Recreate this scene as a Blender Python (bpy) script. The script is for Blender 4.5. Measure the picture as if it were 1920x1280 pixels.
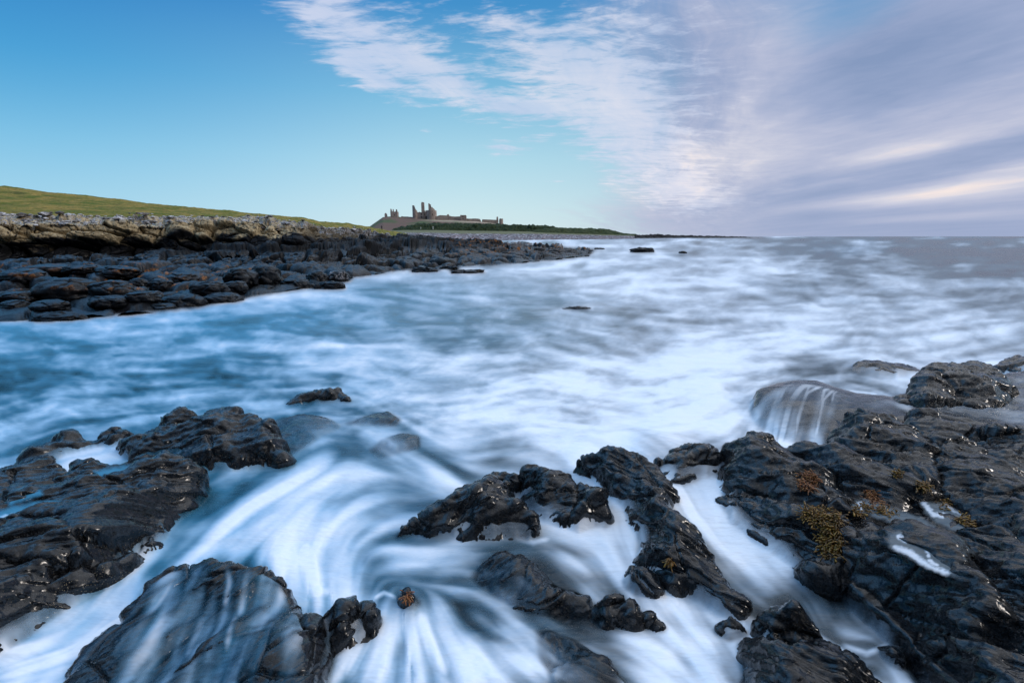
import bpy, math, time
import numpy as np
T0 = time.time()
SC = bpy.context.scene
COL = SC.collection
for _o in list(bpy.data.objects): bpy.data.objects.remove(_o)
f32 = np.float32
R = math.radians

# ------------------------------------------------------------------ camera
CAM_H, FPX, PITCH = 3.0, 907.0, math.atan(197 / 907.0)
cam_d = bpy.data.cameras.new('camera'); cam = bpy.data.objects.new('camera', cam_d); COL.objects.link(cam)
cam_d.sensor_width = 36.0; cam_d.lens = 36.0 * FPX / 1920.0
cam_d.clip_start = 0.05; cam_d.clip_end = 40000
cam.location = (0, 0, CAM_H); cam.rotation_euler = (math.pi / 2 - PITCH, 0, 0)
SC.camera = cam
CP, SP = math.cos(PITCH), math.sin(PITCH)
def ray(px, py):
    u = (np.asarray(px, float) - 960) / FPX; v = (640 - np.asarray(py, float)) / FPX
    return u, CP + v * SP, -SP + v * CP
def at_z(px, py, z):                       # where the view through a point of the photo meets height z
    dx, dy, dz = ray(px, py); t = (np.asarray(z, float) - CAM_H) / dz
    return dx * t, dy * t
def at_y(px, py, Y):                       # ... and where it meets distance Y
    dx, dy, dz = ray(px, py); t = np.asarray(Y, float) / dy
    return dx * t, np.asarray(Y, float) + 0 * t, CAM_H + dz * t
def to_px(x, y, z):
    z = z - CAM_H; d = y * CP - z * SP; u = y * SP + z * CP
    return 960 + FPX * x / d, 640 - FPX * u / d

# ------------------------------------------------------------------ light
SUN_EL, SUN_AZ = R(26), R(104)              # azimuth clockwise from +Y
sun_d = bpy.data.lights.new('sun', 'SUN'); sun = bpy.data.objects.new('sun', sun_d); COL.objects.link(sun)
sun_d.energy = .95; sun_d.angle = R(11); sun_d.color = (1.0, .91, .83)
from mathutils import Vector
sdir = Vector((math.sin(SUN_AZ) * math.cos(SUN_EL), math.cos(SUN_AZ) * math.cos(SUN_EL), math.sin(SUN_EL)))
sun.rotation_euler = sdir.to_track_quat('Z', 'Y').to_euler(); sun.location = (40, 20, 60)
SC.view_settings.view_transform = 'Standard'; SC.view_settings.look = 'None'
SC.view_settings.exposure = 0.10; SC.view_settings.gamma = 1.0; SC.view_settings.use_curve_mapping = False
SC.cycles.max_bounces = 6; SC.cycles.diffuse_bounces = 3; SC.cycles.glossy_bounces = 3
SC.cycles.transparent_max_bounces = 12; SC.cycles.caustics_reflective = False
SC.cycles.use_denoising = True

# ------------------------------------------------------------------ node helper
class NT:
    def __init__(s, tree): s.t = tree; tree.nodes.clear()
    def n(s, typ, ins=None, **props):
        nd = s.t.nodes.new(typ)
        for k, v in props.items(): setattr(nd, k, v)
        for k, v in (ins or {}).items(): s.put(nd.inputs[k], v)
        return nd
    def put(s, sock, v):
        if isinstance(v, bpy.types.NodeSocket): s.t.links.new(v, sock)
        elif isinstance(v, bpy.types.Node): s.t.links.new(v.outputs[0], sock)
        else:
            if hasattr(sock.default_value, '__len__') and len(sock.default_value) == 4 and len(v) == 3: v = (*v, 1)
            sock.default_value = v
    def m(s, op, a, b=0.0, c=0.0, clamp=False):
        nd = s.n('ShaderNodeMath', {0: a, 1: b, 2: c}, operation=op); nd.use_clamp = clamp
        return nd.outputs[0]
    def vm(s, op, a, b=(0, 0, 0)): return s.n('ShaderNodeVectorMath', {0: a, 1: b}, operation=op).outputs[0]
    def mix(s, f, a, b, blend='MIX'):
        nd = s.n('ShaderNodeMix', data_type='RGBA', blend_type=blend, clamp_factor=True)
        s.put(nd.inputs[0], f); s.put(nd.inputs[6], a); s.put(nd.inputs[7], b)
        return nd.outputs[2]
    def noise(s, vec, scale, detail=4, rough=.55, dist=0.0, out=0):
        return s.n('ShaderNodeTexNoise', {'Vector': vec, 'Scale': scale, 'Detail': detail, 'Roughness': rough, 'Distortion': dist}).outputs[out]
    def ss(s, v, lo, hi, a=0.0, b=1.0):    # smoothstep
        nd = s.n('ShaderNodeMapRange', {'Value': v, 'From Min': lo, 'From Max': hi, 'To Min': a, 'To Max': b}, interpolation_type='SMOOTHSTEP')
        return nd.outputs[0]
    def ramp(s, f, stops, interp='LINEAR'):
        nd = s.n('ShaderNodeValToRGB', {0: f}); cr = nd.color_ramp; cr.interpolation = interp
        while len(cr.elements) > 1: cr.elements.remove(cr.elements[-1])
        cr.elements[0].position = stops[0][0]; cr.elements[0].color = (*stops[0][1], 1)
        for p, c in stops[1:]:
            e = cr.elements.new(p); e.color = (*c, 1)
        return nd.outputs[0]
def srgb(r, g, b):
    f = lambda c: (c / 255 / 12.92) if c <= 10 else ((c / 255 + .055) / 1.055) ** 2.4
    return (f(r), f(g), f(b))

# ------------------------------------------------------------------ sky
world = bpy.data.worlds.new('World'); SC.world = world; world.use_nodes = True
def build_sky():
    k = NT(world.node_tree)
    geo = k.n('ShaderNodeTexCoord'); D = geo.outputs['Generated']
    sep = k.n('ShaderNodeSeparateXYZ', {0: D}); X, Y, Z = sep.outputs
    el = k.m('MULTIPLY', k.m('ARCSINE', Z), 180 / math.pi)
    az = k.m('MULTIPLY', k.m('ARCTAN2', X, Y), 180 / math.pi)
    def azel(px, py):
        x, y, z = ray(px, py); n = math.sqrt(x * x + y * y + z * z)
        return math.degrees(math.atan2(x, y)), math.degrees(math.asin(z / n))
    # clear sky: a physical sky blended with the dusk gradient seen here
    nish = k.n('ShaderNodeTexSky', sky_type='NISHITA'); nish.sun_disc = False
    nish.sun_elevation = SUN_EL; nish.sun_rotation = SUN_AZ; nish.altitude = 0; nish.air_density = 1.0; nish.dust_density = .3; nish.ozone_density = 2
    nsk = k.mix(1.0, nish.outputs[0], (.085, .085, .085), 'MULTIPLY')
    e01 = k.m('DIVIDE', el, 90.0)
    grad = k.ramp(e01, [(0, srgb(208, 230, 236)), (.035, srgb(198, 227, 236)), (.09, srgb(174, 217, 233)), (.16, srgb(128, 191, 223)), (.25, srgb(62, 144, 203)),
                        (.36, srgb(24, 112, 180)), (.5, srgb(24, 90, 160)), (1, srgb(60, 100, 160))])
    base = k.mix(.12, grad, nsk)
    # the far left is deeper, the right slightly greyer
    base = k.mix(k.m('MULTIPLY', k.ss(az, -5, -48, 0, 1), k.ss(el, 2, 16, .55, 1)), base, k.mix(1, base, (.30, .66, .86), 'MULTIPLY'))
    base = k.mix(k.ss(az, -5, 45, 0, .55), base, k.ramp(e01, [(0, srgb(150, 165, 196)), (.1, srgb(148, 165, 200)), (.3, srgb(88, 128, 180)), (.6, srgb(70, 105, 160))]))
    # cloud sheet coordinates: the plane above, turned so x runs along the streaks
    zz = k.m('MAXIMUM', k.m('ADD', Z, .07), .03)
    px_, py_ = k.m('DIVIDE', X, zz), k.m('DIVIDE', Y, zz)
    P = k.n('ShaderNodeCombineXYZ', {0: px_, 1: py_, 2: 0.0}).outputs[0]
    a0 = R(azel(1380, 430)[0])
    Pr = k.n('ShaderNodeVectorRotate', {'Vector': P, 'Angle': a0}, rotation_type='Z_AXIS').outputs[0]
    sx = lambda v, s, o=(0, 0, 0): k.n('ShaderNodeMapping', {'Vector': v, 'Scale': s, 'Location': o}).outputs[0]
    warp = k.n('ShaderNodeTexNoise', {'Vector': Pr, 'Scale': .9, 'Detail': 3}).outputs[1]
    Pw = k.vm('ADD', Pr, k.vm('MULTIPLY', k.vm('SUBTRACT', warp, (.5, .5, .5)), (.55, .55, 0)))
    streakL = k.noise(sx(Pw, (3.2, .55, 1)), 1.0, 6, .62)         # long bands
    wispH = k.noise(k.n('ShaderNodeCombineXYZ', {0: k.m('MULTIPLY', az, .30), 1: k.m('ADD', k.m('MULTIPLY', el, 1.5), k.m('MULTIPLY', az, -.12)), 2: 0.0}).outputs[0], 1.0, 6, .6, .4)
    PrR = k.n('ShaderNodeVectorRotate', {'Vector': P, 'Angle': R(azel(820, 430)[0])}, rotation_type='Z_AXIS').outputs[0]
    PwR = k.vm('ADD', PrR, k.vm('MULTIPLY', k.vm('SUBTRACT', warp, (.5, .5, .5)), (.22, .3, 0)))
    streakR = k.m('ADD', k.m('MULTIPLY', k.noise(sx(PwR, (1.9, .34, 1)), 1.0, 4, .5), .72), k.m('MULTIPLY', wispH, .28))
    rmask = k.ss(az, 18, 32)
    streak = k.m('ADD', k.m('MULTIPLY', streakL, k.m('SUBTRACT', 1.0, rmask)), k.m('MULTIPLY', streakR, rmask))
    # wisps lie across the bands, slightly tilted
    Pq = k.n('ShaderNodeVectorRotate', {'Vector': Pw, 'Angle': R(62)}, rotation_type='Z_AXIS').outputs[0]
    wisp = k.noise(sx(Pq, (8.0, 2.4, 1), (3, 1, 0)), 1.0, 7, .66)
    fine = k.noise(sx(Pq, (30, 7, 1)), 1.0, 4, .6)
    big = k.noise(sx(Pw, (1.1, .42, 1), (7, 2, 0)), 1.0, 4, .5)
    def blob(px, py, w, h, ang, amp, soft=1.0):                    # an oriented soft patch in direction space
        a, e = azel(px, py); u = k.m('SUBTRACT', az, a); v = k.m('SUBTRACT', el, e)
        c, s = math.cos(R(ang)), math.sin(R(ang))
        p = k.m('ADD', k.m('MULTIPLY', u, c / w), k.m('MULTIPLY', v, s / w))
        q = k.m('SUBTRACT', k.m('MULTIPLY', v, c / h), k.m('MULTIPLY', u, s / h))
        d2 = k.m('ADD', k.m('MULTIPLY', p, p), k.m('MULTIPLY', q, q))
        return k.m('MULTIPLY', k.m('EXPONENT', k.m('MULTIPLY', d2, -1.0)), amp)
    def total(bl):
        t = bl[0]
        for b in bl[1:]: t = k.m('ADD', t, b)
        return t
    # cirrus: where it lies (positions read against the headland)
    cir = total([blob(560, 20, 9, 3.2, -25, .55), blob(700, 80, 9, 3.0, -32, .7), blob(860, 165, 6.5, 1.9, -26, .75), blob(670, 125, 5, 1.3, -22, .45), blob(700, 165, 5.5, 1.4, -14, .35),
                 blob(985, 205, 3.2, .9, -3, .9), blob(940, 280, 2.8, .9, -8, .85), blob(870, 262, 2, .35, 14, .3), blob(1010, 262, 3, .6, 8, .3), blob(1035, 340, 1.6, .3, 0, .6), blob(795, 245, 1, .35, 0, .6),
                 blob(860, 60, 10, 5, -20, .35), blob(1000, 110, 10, 4.5, -35, .40), blob(1150, 230, 9, 5.5, -40, .52), blob(1250, 330, 7, 4.0, -30, .56), blob(1120, 90, 10, 7, -30, .42),
                 blob(1300, 120, 12, 10, -40, .42), blob(1330, 372, 7, 1.8, -5, .4)])
    veil = total([blob(1320, 190, 10, 13, 0, .6), blob(1560, 330, 15, 10, 0, .95), blob(1850, 250, 14, 16, 10, .95), blob(1950, 60, 18, 10, 0, .8), blob(1560, 430, 16, 3, 0, .5), blob(1190, 405, 11, 2.6, 0, .32), blob(1700, 160, 16, 5, 18, .45),
                  blob(1230, 30, 12, 6, 0, .45)])
    hole = total([blob(1610, 60, 6.5, 6, 30, .42), blob(1690, 0, 8, 4.5, 10, .25), blob(1340, 262, 3.0, .5, 8, .3)])
    ztop = k.ss(el, 28, 55, 0, .75)
    cirm = k.m('ADD', k.m('SUBTRACT', k.m('ADD', k.m('MULTIPLY', wisp, 1.7), k.m('ADD', k.m('MULTIPLY', streak, .55), k.m('ADD', k.m('MULTIPLY', fine, .3), k.m('MULTIPLY', wispH, 1.2)))), 2.30), cir)
    cirm = k.m('MULTIPLY', k.ss(cirm, .02, .72, 0, .85), k.m('SUBTRACT', 1.0, k.m('MULTIPLY', rmask, .8)))
    veilm = k.m('SUBTRACT', k.m('ADD', k.m('ADD', veil, ztop), k.m('MULTIPLY', k.m('SUBTRACT', k.m('ADD', streak, k.m('MULTIPLY', wisp, .2)), .6), .9)), hole)
    veilm = k.ss(veilm, .20, 1.15, 0, .93)
    # cloud colours: lavender grey body, creamy pink where the low sun reaches through
    warm = total([blob(1390, 205, 2, 2, 0, .2), blob(1430, 255, 9, 2.2, 12, .25), blob(1310, 300, 5, 3, 0, .18), blob(1750, 362, 9, .5, 5, .26), blob(1690, 285, 5, .6, 8, .4), blob(1850, 230, 9, 2.0, 12, .2), blob(1500, 275, 10, 3.0, 8, .28),
                  blob(1650, 378, 9, .7, 4, .4), blob(1880, 320, 7, 1.2, 8, .45), blob(1260, 365, 6, 1.5, 0, .2), blob(1480, 100, 3, 8, -12, .2), blob(1800, 405, 9, .45, 2, .3)])
    cool = total([blob(1250, 90, 6, 5, 0, .45), blob(1620, 50, 6, 5, 20, .5), blob(1600, 200, 12, 4, 14, .5), blob(1850, 300, 9, 1.6, 14, .6), blob(1500, 380, 6, 3, 0, .3), blob(1870, 100, 12, 6, 0, .45), blob(1800, 420, 16, 2.2, 0, .5), blob(1660, 340, 8, .8, 8, .4)])
    tone = k.m('ADD', .50, k.m('MULTIPLY', k.m('SUBTRACT', streak, .5), k.m('SUBTRACT', 1.2, k.m('MULTIPLY', rmask, .15))))
    tone = k.m('ADD', tone, k.m('MULTIPLY', k.m('SUBTRACT', wisp, .5), k.m('SUBTRACT', .5, k.m('MULTIPLY', rmask, .45))))
    tone = k.m('ADD', tone, k.m('MULTIPLY', k.m('SUBTRACT', big, .5), .4))
    tone = k.m('ADD', .5, k.m('MULTIPLY', k.m('SUBTRACT', tone, .5), k.ss(el, 0, 6, .25, 1.0)))
    tone = k.m('SUBTRACT', k.m('ADD', tone, k.m('MULTIPLY', warm, .75)), k.m('MULTIPLY', cool, .5))
    vcol = k.ramp(tone, [(0, srgb(130, 148, 184)), (.3, srgb(154, 166, 198)), (.55, srgb(180, 185, 209)), (.78, srgb(208, 207, 220)), (1, srgb(244, 228, 222))])
    ccol = k.ramp(k.m('ADD', tone, .10), [(0, srgb(160, 184, 220)), (.5, srgb(196, 207, 230)), (.85, srgb(222, 222, 234)), (1, srgb(236, 229, 232))])
    c = k.mix(veilm, base, vcol)
    c = k.mix(k.m('MULTIPLY', cirm, .95), c, ccol)
    # unseen sky shaped for lighting: bright above for foam and sheen, dark low behind
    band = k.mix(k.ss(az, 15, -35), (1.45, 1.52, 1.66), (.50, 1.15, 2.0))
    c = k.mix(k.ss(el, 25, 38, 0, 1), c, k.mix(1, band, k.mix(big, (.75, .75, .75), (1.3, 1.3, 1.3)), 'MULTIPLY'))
    c = k.mix(k.ss(el, 55, 85, 0, 1), c, (.80, .86, .95))
    c = k.mix(k.ss(Y, .1, -.5, 0, .9), c, k.mix(k.ss(el, 30, 66), (.03, .045, .075), (.58, .66, .78)))
    c = k.mix(k.ss(el, 0, -3), c, (.10, .14, .18))
    c = k.mix(k.m('MULTIPLY', k.ss(az, 0, -30), .25), c, k.mix(1, c, (.86, .95, 1.12), 'MULTIPLY'))
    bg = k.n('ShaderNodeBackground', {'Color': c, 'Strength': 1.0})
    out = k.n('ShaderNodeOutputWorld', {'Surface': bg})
build_sky()

# ------------------------------------------------------------------ numeric noise
_rs = np.random.RandomState(7)
_G = _rs.normal(size=(256, 3)); _G /= np.linalg.norm(_G, axis=1)[:, None]; _G = _G.astype(f32)
_H = _rs.rand(65536, 4).astype(f32)
def _hash(ix, iy, iz, m): return ((ix * 73856093) ^ (iy * 19349663) ^ (iz * 83492791)) & m
def perlin(x, y, z=0.0):
    x = np.asarray(x, f32); y = np.asarray(y, f32); z = np.zeros_like(x) + f32(0) + np.asarray(z, f32)
    X, Y, Z = np.floor(x), np.floor(y), np.floor(z)
    fx, fy, fz = x - X, y - Y, z - Z; X, Y, Z = X.astype(np.int64), Y.astype(np.int64), Z.astype(np.int64)
    q = lambda t: t * t * t * (t * (t * 6 - 15) + 10)
    u, v, w = q(fx), q(fy), q(fz); out = 0
    for i in (0, 1):
        wi = u if i else 1 - u
        for j in (0, 1):
            wj = v if j else 1 - v
            for l in (0, 1):
                wl = w if l else 1 - w
                h = _hash(X + i, Y + j, Z + l, 255)
                g = _G[(h ^ (h >> 4)) & 255]
                out = out + wi * wj * wl * (g[..., 0] * (fx - i) + g[..., 1] * (fy - j) + g[..., 2] * (fz - l))
    return out * 1.5
def fbm(x, y, z=0.0, oct=4, gain=.5, ridged=False):
    a, s, o = 1.0, 0, 0; x, y, z = np.asarray(x, f32), np.asarray(y, f32), np.asarray(z, f32)
    for i in range(oct):
        n = perlin(x + 17.3 * i, y - 9.1 * i, z + 5.7 * i)
        if ridged: n = 1 - 2 * np.abs(n)
        s = s + a * n; o += a; a *= gain; x, y, z = x * 2.03, y * 2.03, z * 2.03
    return s / o
def voro2(x, y, seed=0):
    """nearest-cell noise: F1, F2, offset to the cell centre and the cell's random numbers"""
    x = np.asarray(x, f32); y = np.asarray(y, f32)
    X, Y = np.floor(x).astype(np.int64), np.floor(y).astype(np.int64)
    f1 = np.full(x.shape, 9, f32); f2 = f1.copy(); bx = np.zeros_like(x); by = np.zeros_like(x); bid = np.zeros(x.shape, np.int64)
    for i in (-1, 0, 1):
        for j in (-1, 0, 1):
            h = _hash(X + i, Y + j, seed * 31 + 7, 0xffffffff); h = (h ^ (h >> 13)) & 65535
            r = _H[h]
            dx = x - (X + i + r[..., 0]); dy = y - (Y + j + r[..., 1]); d = dx * dx + dy * dy
            c = d < f1
            f2 = np.where(c, f1, np.minimum(f2, d)); bx = np.where(c, dx, bx); by = np.where(c, dy, by); bid = np.where(c, h, bid); f1 = np.where(c, d, f1)
    r = _H[(bid * 7 + 13) & 65535]
    return np.sqrt(f1), np.sqrt(f2), bx, by, r
def chip(x, y, seed=0, K=.9, G=.9, A=.7):
    """lower envelope of tilted bowls: smooth scooped faces that meet in sharp ridges, like chipped stone"""
    x = np.asarray(x, f32); y = np.asarray(y, f32); X, Y = np.floor(x).astype(np.int64), np.floor(y).astype(np.int64)
    o = np.full(x.shape, 9, f32)
    for i in (-1, 0, 1):
        for j in (-1, 0, 1):
            h = _hash(X + i, Y + j, seed * 31 + 7, 0xffffffff); h = (h ^ (h >> 13)) & 65535
            r = _H[h]; q = _H[(h * 7 + 13) & 65535]
            dx = x - (X + i + r[..., 0]); dy = y - (Y + j + r[..., 1])
            o = np.minimum(o, A * q[..., 0] + G * (dx * (q[..., 1] - .5) + dy * (q[..., 2] - .5)) + K * (dx * dx + dy * dy))
    return o
def voro3(x, y, z, seed=0):
    x = np.asarray(x, f32); y = np.asarray(y, f32); z = np.asarray(z, f32)
    X, Y, Z = [np.floor(t).astype(np.int64) for t in (x, y, z)]
    f1 = np.full(x.shape, 9, f32); f2 = f1.copy(); b = [np.zeros_like(x) for _ in range(3)]; bid = np.zeros(x.shape, np.int64)
    for i in (-1, 0, 1):
        for j in (-1, 0, 1):
            for l in (-1, 0, 1):
                h = _hash(X + i + seed * 101, Y + j, Z + l, 0xffffffff); h = (h ^ (h >> 13)) & 65535
                r = _H[h]
                dx = x - (X + i + r[..., 0]); dy = y - (Y + j + r[..., 1]); dz = z - (Z + l + r[..., 2]); d = dx * dx + dy * dy + dz * dz
                c = d < f1
                f2 = np.where(c, f1, np.minimum(f2, d)); f1 = np.where(c, d, f1); bid = np.where(c, h, bid)
                b[0] = np.where(c, dx, b[0]); b[1] = np.where(c, dy, b[1]); b[2] = np.where(c, dz, b[2])
    return np.sqrt(f1), np.sqrt(f2), b, _H[(bid * 7 + 13) & 65535]
def sstep(a, b, x):
    t = np.clip((x - a) / (b - a), 0, 1); return t * t * (3 - 2 * t)
def poly_sdf(x, y, P):
    """signed distance to a polygon, positive inside"""
    P = np.asarray(P, float); n = len(P); d = np.full(x.shape, 1e9); ins = np.zeros(x.shape, bool)
    for i in range(n):
        ax, ay = P[i]; bx, by = P[(i + 1) % n]; ex, ey = bx - ax, by - ay
        t = np.clip(((x - ax) * ex + (y - ay) * ey) / (ex * ex + ey * ey + 1e-12), 0, 1)
        d = np.minimum(d, (x - ax - t * ex) ** 2 + (y - ay - t * ey) ** 2)
        c = ((ay > y) != (by > y)) & (x < ex * (y - ay) / (ey if abs(ey) > 1e-12 else 1e-12) + ax); ins ^= c
    d = np.sqrt(d); return np.where(ins, d, -d)
class TPS:
    def __init__(s, pts, vals, lam=.002):
        s.p = np.asarray(pts, float); n = len(s.p); v = np.asarray(vals, float)
        s.sc = np.ptp(s.p, axis=0).max(); q = s.p / s.sc
        d = np.sqrt(((q[:, None] - q[None]) ** 2).sum(-1)); K = s.U(d) + lam * np.eye(n)
        Pm = np.c_[np.ones(n), q]; A = np.zeros((n + 3, n + 3)); A[:n, :n] = K; A[:n, n:] = Pm; A[n:, :n] = Pm.T
        s.w = np.linalg.solve(A, np.r_[v, 0, 0, 0]); s.lo, s.hi = v.min(), v.max()
    def U(s, d): return np.where(d > 1e-9, d * d * np.log(np.maximum(d, 1e-9)), 0)
    def __call__(s, x, y):
        x = np.asarray(x) / s.sc; y = np.asarray(y) / s.sc; o = s.w[-3] + s.w[-2] * x + s.w[-1] * y
        for i, (a, b) in enumerate(s.p / s.sc):
            d2 = (x - a) ** 2 + (y - b) ** 2
            o = o + s.w[i] * .5 * d2 * np.log(np.maximum(d2, 1e-18))
        return np.clip(o, s.lo - .12, s.hi + .12)

# ------------------------------------------------------------------ mesh helpers
def mesh_np(name, V, F, mat=None, parent=None, smooth=True, attrs=None, flat_share=0):
    me = bpy.data.meshes.new(name); V = np.asarray(V, f32); F = np.asarray(F, np.int32); n, k = F.shape
    me.vertices.add(len(V)); me.vertices.foreach_set('co', V.ravel())
    me.loops.add(n * k); me.loops.foreach_set('vertex_index', F.ravel())
    me.polygons.add(n); me.polygons.foreach_set('loop_start', np.arange(n, dtype=np.int32) * k)
    me.polygons.foreach_set('loop_total', np.full(n, k, np.int32))
    me.polygons.foreach_set('use_smooth', np.full(n, bool(smooth)))
    for an, av in (attrs or {}).items():
        av = np.asarray(av, f32)
        if av.ndim == 1: a = me.attributes.new(an, 'FLOAT', 'POINT'); a.data.foreach_set('value', av)
        else: a = me.attributes.new(an, 'FLOAT_VECTOR', 'POINT'); a.data.foreach_set('vector', av.ravel())
    me.update(calc_edges=True)
    if mat: me.materials.append(mat)
    o = bpy.data.objects.new(name, me); COL.objects.link(o)
    if parent: o.parent = parent
    return o
def grid_faces(nr, nc, keep=None):
    i = np.arange(nr * nc).reshape(nr, nc)
    F = np.stack([i[:-1, :-1], i[:-1, 1:], i[1:, 1:], i[1:, :-1]], -1).reshape(-1, 4)
    if keep is not None:
        k = (keep[:-1, :-1] | keep[:-1, 1:] | keep[1:, 1:] | keep[1:, :-1]).ravel(); F = F[k]
    return F
def compact(V, F, attrs=None):
    u, inv = np.unique(F, return_inverse=True)
    return V[u], inv.reshape(F.shape), {a: v[u] for a, v in (attrs or {}).items()}
def tag(o, label=None, cat=None, group=None, kind=None):
    for a, v in (('label', label), ('category', cat), ('group', group), ('kind', kind)):
        if v: o[a] = v
    return o
def empty(name, loc=(0, 0, 0)):
    o = bpy.data.objects.new(name, None); o.location = loc; COL.objects.link(o); return o

# ------------------------------------------------------------------ materials
def new_mat(name):
    m = bpy.data.materials.new(name); m.use_nodes = True; return m, NT(m.node_tree)
def attr(k, n, out='Fac'): return k.n('ShaderNodeAttribute', attribute_name=n).outputs[out]
def rock_mat(name, c0, c1, rough=(.22, .5), scale=1.0, bump=.6, barn=0.0, strike=0.0, coat=.0):
    m, k = new_mat(name)
    P = k.n('ShaderNodeTexCoord').outputs['Object']
    Pr = k.n('ShaderNodeVectorRotate', {'Vector': P, 'Angle': strike}, rotation_type='Z_AXIS').outputs[0]
    Ps = k.n('ShaderNodeMapping', {'Vector': Pr, 'Scale': (1, 2.3, 2.0)}).outputs[0]
    n1 = k.noise(Ps, 2.2 * scale, 6, .62, .3)
    n2 = k.noise(Ps, 11 * scale, 6, .65, .5)
    n3 = k.noise(Ps, 42 * scale, 4, .6, .2)
    vor = k.n('ShaderNodeTexVoronoi', {'Vector': k.vm('ADD', Ps, k.vm('MULTIPLY', k.n('ShaderNodeTexNoise', {'Vector': Ps, 'Scale': 4 * scale, 'Detail': 3}).outputs[1], (.35, .35, .35))), 'Scale': 6.5 * scale}, feature='DISTANCE_TO_EDGE').outputs[0]
    vch = k.n('ShaderNodeTexVoronoi', {'Vector': k.vm('ADD', Ps, k.vm('MULTIPLY', k.n('ShaderNodeTexNoise', {'Vector': Ps, 'Scale': 7 * scale, 'Detail': 2}).outputs[1], (.12, .12, .12))), 'Scale': 8.0 * scale, 'Detail': 3.0, 'Roughness': .6}, feature='F1').outputs[0]
    crack = k.ss(vor, 0, .045, 1, 0)
    col = k.mix(k.ss(n1, .35, .65), c0, c1)
    col = k.mix(k.ss(n2, .5, .75, 0, .5), col, tuple(x * 1.7 for x in c1))
    rgh = k.m('ADD', rough[0], k.m('MULTIPLY', k.ss(n2, .35, .7), rough[1] - rough[0]))
    if barn > 0:
        bv = k.n('ShaderNodeTexVoronoi', {'Vector': P, 'Scale': 75.0}).outputs
        zone = k.m('MULTIPLY', attr(k, 'barn'), k.ss(k.noise(P, 5, 4, .6), .44, .58))
        spot = k.m('MULTIPLY', k.ss(bv[0], .34, .22), k.ss(k.n('ShaderNodeSeparateColor', {0: bv[1]}).outputs[0], .55, .6))
        sp = k.m('MULTIPLY', spot, k.m('MULTIPLY', zone, barn))
        col = k.mix(sp, col, (.42, .33, .21))
    h = k.m('ADD', k.m('MULTIPLY', n1, .05), k.m('ADD', k.m('MULTIPLY', vch, .085), k.m('MULTIPLY', n3, .040)))
    h = k.m('SUBTRACT', h, k.m('MULTIPLY', crack, .02))
    bp = k.n('ShaderNodeBump', {'Height': h, 'Strength': bump, 'Distance': 1.0 / scale if scale < 1 else .9})
    b = k.n('ShaderNodeBsdfPrincipled', {'Base Color': col, 'Roughness': rgh, 'Normal': bp, 'IOR': 1.28, 'Coat Weight': coat, 'Coat IOR': 1.40, 'Coat Roughness': k.m('ADD', .10, k.m('MULTIPLY', k.ss(n2, .35, .7), .25))})
    k.n('ShaderNodeOutputMaterial', {'Surface': b})
    return m
M = {}
M['rock'] = rock_mat('wet_basalt', (.002, .0025, .004), (.006, .007, .010), rough=(.12, .34), barn=1.0, strike=R(35), bump=1.0, coat=1.0)
M['rock_dry'] = rock_mat('damp_basalt', (.004, .0045, .006), (.019, .020, .023), rough=(.18, .42), strike=R(35), bump=1.0, coat=.85)
# ------------------------------------------------------------------ near rocks: height fields traced on the ground
ROCKS = []
ZK = .5
def fr(A, pts):                                    # tracing frame (ox, oy, scale) -> photo pixels
    ox, oy, s = A
    return [(ox + p[0] / s, oy + p[1] / s, p[2] * ZK if p[2] > 0 else p[2]) for p in pts]
A6, A5, A4, A0 = (1050, 640, 2.0), (500, 700, 2.2064), (0, 700, 2.2071), (0, 0, 1.0)
def rock(label, A, outline, inner, zk=1.0, name='rock', cat='rock', group=None, bulge=.06, steep=3.2, amp=1.0, ang=35, veil=0.0, mat='rock', barn=0.0, res=1.0, seed=0, build=True, dz=0.0):
    O, I = fr(A, outline), fr(A, inner)
    if zk != 1: O, I = [(a, b, .47 * ZK + (c - .47 * ZK) * zk) for a, b, c in O], [(a, b, .47 * ZK + (c - .47 * ZK) * zk) for a, b, c in I]
    P = [at_z(*p) for p in O]; Q = [at_z(*p) for p in I]
    P = [(float(a), float(b)) for a, b in P]; Q = [(float(a), float(b)) for a, b in Q]
    t = TPS(P + Q, [p[2] for p in O] + [p[2] for p in I])
    ROCKS.append(dict(label=label, P=P, tps=t, name=name, cat=cat, group=group, bulge=bulge, steep=steep, amp=amp, ang=ang, veil=veil, mat=mat, barn=barn, res=res, seed=seed or len(ROCKS) + 1, build=build, dz=dz))
def rock_h(r, x, y):
    wob = .02 * perlin(x * 3.1 + r['seed'], y * 3.1, 0) + .010 * perlin(x * 9, y * 9, r['seed'])
    d = poly_sdf(x, y, r['P']) + wob
    h = r['tps'](x, y) + r['bulge'] * (1 - np.exp(-np.maximum(d, 0) / .09)) - r['bulge'] * .5
    h = h + r['dz']
    return h - r['steep'] * np.maximum(-d, 0) ** 1.0, d
def f_in(r, x, y): return rock_h(r, x, y)[1]
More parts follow.
